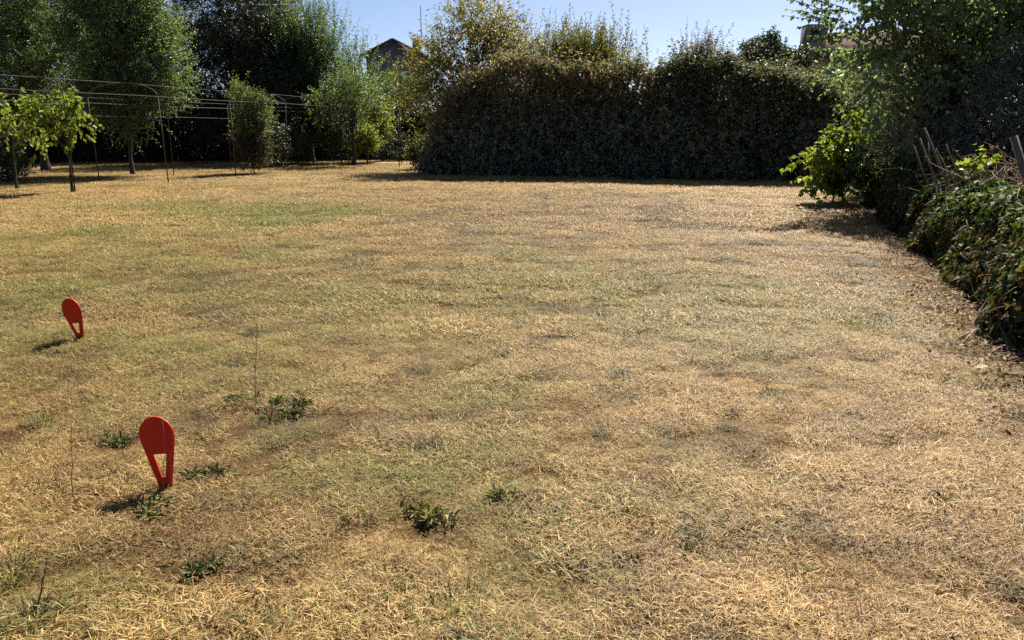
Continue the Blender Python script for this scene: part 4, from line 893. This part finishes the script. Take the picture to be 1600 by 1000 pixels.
for q in (T1, T2, T3):
    mb = MB(); mb.tube([(q[0], q[1], -.1), (q[0], q[1], 2.36)], .024, 7); mb.build('post', M_iron, perg)
for a, b in ((fr(4), T1), (T1, T3), (fr(4), T2)):
    pts = [(*(a+(b-a)*t), 2.36+.02*math.sin(t*3.1)) for t in np.linspace(0, 1, 5)]; mb = MB(); mb.tube(pts, .022, 6); mb.build('rail', M_galv, perg)
for a, b in ((fr(4), T1), (T1, T2)):
    m = (a+b)/2; pts = [(*(m+(a-m)*math.cos(q)), 2.36+.42*math.sin(q)) for q in np.linspace(0, math.pi, 13)]; mb = MB(); mb.tube(pts, .015, 6); mb.build('arch', M_iron, perg)
# vines trained on it
def vine(base, ells, lab, seed, clusters):
    return tree('grape_vine', lab, 'vine', base, ells, L_bright, M_darkbark, clusters=clusters, per=5, nl=7, slen=.42, L=.125, W=.12, up=.15, out=.7, droop=.75, bend=.35, tr=.036, seed=seed, shape='heart', tint=.66, dense=False, limb_r=.35, trunk_top=.85, lean=(.03, 0), group='vines trained on the pergola', sr=.004, clump=.6, cs=1.6)
p_ = fr(-1)
vine((p_[0]-.06, p_[1]-.05), [(0, 0, 2.0, .5, .35, .25), (.45, 0, 2.12, .35, .25, .12), (-.6, .1, 2.0, .45, .35, .25), (.2, 0, 1.62, .28, .25, .2)], 'vine with yellow green leaves and slim trunk below the first whole arch', 71, 32)
q_ = pos(20, 21.2)
vine((q_[0], q_[1]), [(0, 0, 1.95, .6, .35, .25), (.55, 0, 1.6, .3, .25, .3), (-.6, 0, 1.95, .5, .35, .22)], 'vine with yellow green leaves cut by the picture edge', 72, 26)
# low shrubs in the shade under the arches
for i, (u, yy, w, h, lab) in enumerate([(8, 23.5, .45, 1.4, 'dusky shrub at the picture edge under the vine'), (430, 33.5, .5, 1.5, 'dusky leafy shrub between the lone bush and the next post'),
                                        (462, 36, .6, 1.3, 'dusky shrub by the evergreen trunk'), (535, 37.5, .6, 1.3, 'low dusky shrub behind the small fruit tree'), (610, 39.2, .7, 1.5, 'dusky shrub beside the boarded gate'), (665, 31.5, .5, 1.1, 'small shrub in front of the gate, touching the hedge')]):
    x0, y0 = pos(u, yy)
    tree('shade_shrub', lab, 'shrub', (x0, y0), [(0, 0, h*.55, w, w*.8, h*.5)], L_dark if i != 5 else L_yellow, M_darkbark, clusters=24, per=8, nl=8, slen=.4, L=.10, W=.05, up=.8, tr=.03, seed=100+i, tint=.75 if i != 5 else .2, forks=3, group='low shrubs under the trees')

# ------------------------------------------------------------------ red markers
def marker(u, v, w, h, turn, tilt, lean, lab, seed):
    p = G(u, v); z = gz(p[0], p[1]); root = empty('garden_marker', (p[0], p[1], z), lab, 'marker', 'red teardrop markers')
    R = w/2; cz = h-R; fw = w*.145                          # foot half-width
    # outline: teardrop, from the foot up the tangent lines round the head
    a0 = math.asin((R-fw*.9)/cz*.985)
    out_ = [(-fw, -.16+.10), (-fw, 0.0)]
    th = np.linspace(math.pi+a0*.9, -a0*.9, 41)
    head = [(R*math.cos(t), cz+R*math.sin(t)) for t in th]
    pts = [(-fw, 0.0)]+head+[(fw, 0.0)]
    # window: trapezoid
    zt, zb = cz-R*.98, h*.20
    def half(zq):                                            # outer half width at height
        x1, z1 = head[0]; return fw+(-x1-fw)*np.clip(zq/z1, 0, 1)
    e_ = w*.165; win = [(-.19*w, zt), (.19*w, zt), (.055*w, zb), (-.055*w, zb)]
    import bmesh
    bm = bmesh.new()
    def ring(pp): 
        vs = [bm.verts.new((a, 0, b_)) for a, b_ in pp]; return vs, [bm.edges.new((vs[i], vs[(i+1) % len(vs)])) for i in range(len(vs))]
    v1, e1 = ring(pts); v2, e2 = ring(win)
    bmesh.ops.triangle_fill(bm, use_beauty=True, edges=e1+e2)
    bmesh.ops.recalc_face_normals(bm, faces=bm.faces)
    r = bmesh.ops.extrude_face_region(bm, geom=list(bm.faces)); vs = [q for q in r['geom'] if isinstance(q, bmesh.types.BMVert)]
    bmesh.ops.translate(bm, verts=vs, vec=(0, .006, 0)); bmesh.ops.recalc_face_normals(bm, faces=bm.faces)
    me = bpy.data.meshes.new('plate'); bm.to_mesh(me); bm.free(); me.materials.append(M_red)
    pl = bpy.data.objects.new('plate', me); COL.objects.link(pl); pl.parent = root
    bv = pl.modifiers.new('edge', 'BEVEL'); bv.width = .0012; bv.segments = 2; bv.limit_method = 'ANGLE'; bv.angle_limit = math.radians(50)
    mb = MB(); mb.prism([(-fw, -.001, -.001), (fw, -.001, -.001), (fw*.2, -.001, -.13), (-fw*.2, -.001, -.13)], (0, .008, 0)); mb.box((-fw*1.05, -.010, -.002), (fw*1.05, -.001, .03))
    V = np.concatenate(mb.V)+np.array(root.location); mb.V = [V]; sp = mb.build('spike', M_red, root)
    root.rotation_euler = (tilt, lean, turn)
    return root
marker(260, 770, .176, .352, math.radians(-10), math.radians(-4), math.radians(-6.5), 'nearer red teardrop marker plate with cut-out, dark weed at its foot', 1)
marker(127, 534, .200, .345, math.radians(-22), math.radians(4), math.radians(-9), 'farther red teardrop marker plate with cut-out, tilted on the lawn', 2)

# ------------------------------------------------------------------ weeds
def weed(u, v, R, H, lab, seed, kind='tuft', n=60, mat=None, tint=.45):
    r = np.random.default_rng(seed); p = G(u, v); p[2] = gz(p[0], p[1])
    if kind == 'tuft':
        n2 = int(n*2.6); q = r.normal(0, R*.38, (n2, 2)); base = np.stack([q[:, 0]+p[0], q[:, 1]*.8+p[1], np.full(n2, p[2])], 1)
        az = np.arctan2(q[:, 1], q[:, 0])+r.normal(0, .8, n2)
        V, F = blades(r, base, az, r.uniform(.2, 1.35, n2), H*.8*r.uniform(.4, 1.4, n2), np.full(n2, .0036)*r.uniform(.6, 1.5, n2), r.uniform(0, .9, n2))
        tt = np.repeat(np.clip(r.normal(tint+.22, .28, n2), 0, 1), 5)
    else:
        n = int(n*2.6); m_ = 7; cc = r.normal(0, R*.42, (m_, 2)); w_ = r.dirichlet(np.ones(m_)*1.2); k_ = r.choice(m_, n, p=w_)
        q = r.normal(0, R*.13, (n, 2)); P = np.stack([q[:, 0]+cc[k_, 0]+p[0], (q[:, 1]+cc[k_, 1])*.8+p[1], p[2]+r.uniform(.002, H*.55, n)], 1)
        D_ = np.stack([q[:, 0]/R*5+r.normal(0, .6, n), q[:, 1]/R*5+r.normal(0, .6, n), r.uniform(-.1, 1.3, n)], 1)
        Ls = H*.5*r.uniform(.35, 1.4, n); nn = r.normal(size=(n, 3))*.8; nn[:, 2] += 1
        V, F, tt = leaves(P, D_, nn, Ls, Ls*r.uniform(.16, .42, n), np.clip(r.normal(tint+.18, .26, n), 0, 1), 'oval', .2, .35)
    tag(build('weed', V, F, mat or L_weed, None, {'tint': tt}), lab, 'weed', 'weeds growing in the lawn')
WEEDS = [
 (342, 746, .13, .055, 'dark dusty weed beside the nearer red marker, on its stalkless side', 1, 'leafy', 95, .25),
 (175, 696, .12, .05, 'dark weed uphill from the nearer red marker near the bare stalk', 2, 'leafy', 80, .25),
 (443, 648, .20, .06, 'widest dark weed patch beside the tallest stalk', 3, 'leafy', 130, .28),
 (376, 632, .11, .05, 'small dark weed at the foot of the tallest stalk', 4, 'leafy', 60, .2),
 (663, 818, .13, .065, 'fresh green weed alone in the middle foreground', 5, 'leafy', 110, .65),
 (780, 778, .09, .05, 'low green weed with a thin flower stem, next to the fresh one', 6, 'leafy', 55, .45),
 (64, 664, .10, .065, 'green grass clump below the farther red marker', 7, 'tuft', 70, .5),
 (12, 728, .11, .07, 'green clump at the picture edge level with the nearer marker', 8, 'tuft', 80, .45),
 (14, 900, .12, .07, 'green clump at the picture edge by the forked dead stem', 9, 'tuft', 90, .5),
 (327, 896, .11, .045, 'flat dark weed downhill from the nearer red marker', 10, 'leafy', 70, .25),
 (236, 800, .13, .06, 'shaded weed at the foot of the nearer red marker', 11, 'leafy', 90, .35),
 (1466, 786, .05, .05, 'upper one of two little dark weeds on the bare straw', 12, 'leafy', 28, .25),
 (1466, 815, .05, .035, 'lower one of two little dark weeds on the bare straw', 13, 'leafy', 26, .2),
 (612, 912, .12, .055, 'olive grass clump downhill from the fresh green weed', 14, 'tuft', 70, .5),
 (712, 955, .16, .07, 'rank olive grass clump near the bottom of the view', 15, 'tuft', 100, .45),
 (960, 888, .10, .04, 'small dark clump in the brown straw', 16, 'leafy', 40, .2),
 (1085, 868, .06, .035, 'tiny dark weed on pale straw', 17, 'leafy', 30, .25),
 (730, 582, .14, .04, 'dark flattened weed in the middle of the lawn', 18, 'leafy', 50, .3),
 (1345, 512, .28, .06, 'wide patch of fresh grass near the ivy bank', 19, 'tuft', 200, .6),
 (1205, 622, .18, .05, 'olive grass patch in the straw below the greener strip', 20, 'tuft', 110, .4),
 (50, 965, .16, .07, 'dark clump in the lower picture corner', 21, 'tuft', 120, .4),
 (395, 975, .14, .05, 'olive clump at the bottom below the flat dark weed', 22, 'tuft', 80, .45),
 (86, 557, .10, .04, 'added dark tuft deepening the shadow of the farther red marker', 23, 'leafy', 60, .15),  # dark leaves placed to deepen the marker's cast shadow
 (1250, 890, .07, .05, 'yellowish grass tuft on the straw', 24, 'tuft', 45, .85),
 (1405, 700, .12, .04, 'dull weed in the straw toward the ivy bank', 25, 'leafy', 40, .3),
 (235, 385, .3, .06, 'dark tuft far out on the left lawn', 26, 'tuft', 120, .35),
 (590, 352, .4, .06, 'green tuft far out where the lawn browns', 27, 'tuft', 130, .4),
 (85, 342, .4, .07, 'green patch far out in front of the vine', 28, 'tuft', 160, .55),
]
for (u, v, R, H, lab, sd, kd, n, tn) in WEEDS: weed(u, v, R*.95, H*1.15, lab, 200+sd, kd, int(n*1.5), None, tn+.06)

# dead stalks standing in the lawn
def stalk(u0, v0, u1, v1, r, lab, side=0, seed=1, mat=None):
    rg = np.random.default_rng(seed); a = G(u0, v0); a[2] = gz(a[0], a[1])-.01; b = at(u1, v1, a[1]+.02)
    t = np.linspace(0, 1, 8)[:, None]; pts = a+(b-a)*t+np.concatenate([np.zeros((1, 3)), rg.normal(0, .004, (6, 3)), np.zeros((1, 3))])
    mb = MB(); mb.tube(pts, np.linspace(r, r*.5, 8), 5)
    for q in range(side):
        k = rg.integers(2, 7); dv = norm(np.array([rg.normal(), rg.normal()*.5, .9]))*rg.uniform(.04, .12); mb.tube([pts[k], pts[k]+dv*.5, pts[k]+dv+np.array([0, 0, .01])], np.array([r*.5, r*.45, r*.3]), 4)
    tag(mb.build('dry_stalk', mat or M_twig, smooth=True), lab, 'stalk', 'dead stalks standing in the lawn')
stalk(398, 632, 402, 490, .0032, 'tallest straight dead stalk rising from a dark weed', 1, 1)
stalk(114, 784, 111, 655, .0026, 'slender dead stalk between picture edge and nearer red marker', 2, 2)
stalk(89, 770, 90, 690, .0016, 'faint short stalk beside the slender dead stalk', 0, 3)
stalk(58, 950, 72, 868, .0028, 'short dead stem near the lower picture corner', 2, 4, M_darkbark)
stalk(28, 890, 82, 820, .0020, 'slanting forked dead stem by the edge clump', 3, 5, M_greytwig)
stalk(770, 775, 786, 742, .0020, 'thin flower stem of the low green weed', 1, 6)
stalk(655, 822, 662, 782, .0022, 'thin flower stem of the fresh green weed', 0, 7)
stalk(258, 775, 254, 655, .0013, 'thread-like pale stalk standing before the nearer red marker', 0, 8, M_greytwig)
stalk(262, 775, 272, 668, .0009, 'finest curved stalk before the nearer red marker', 0, 9, M_greytwig)
stalk(1278, 690, 1276, 668, .0020, 'pale short straw standing in the straw', 0, 10, M_greytwig)
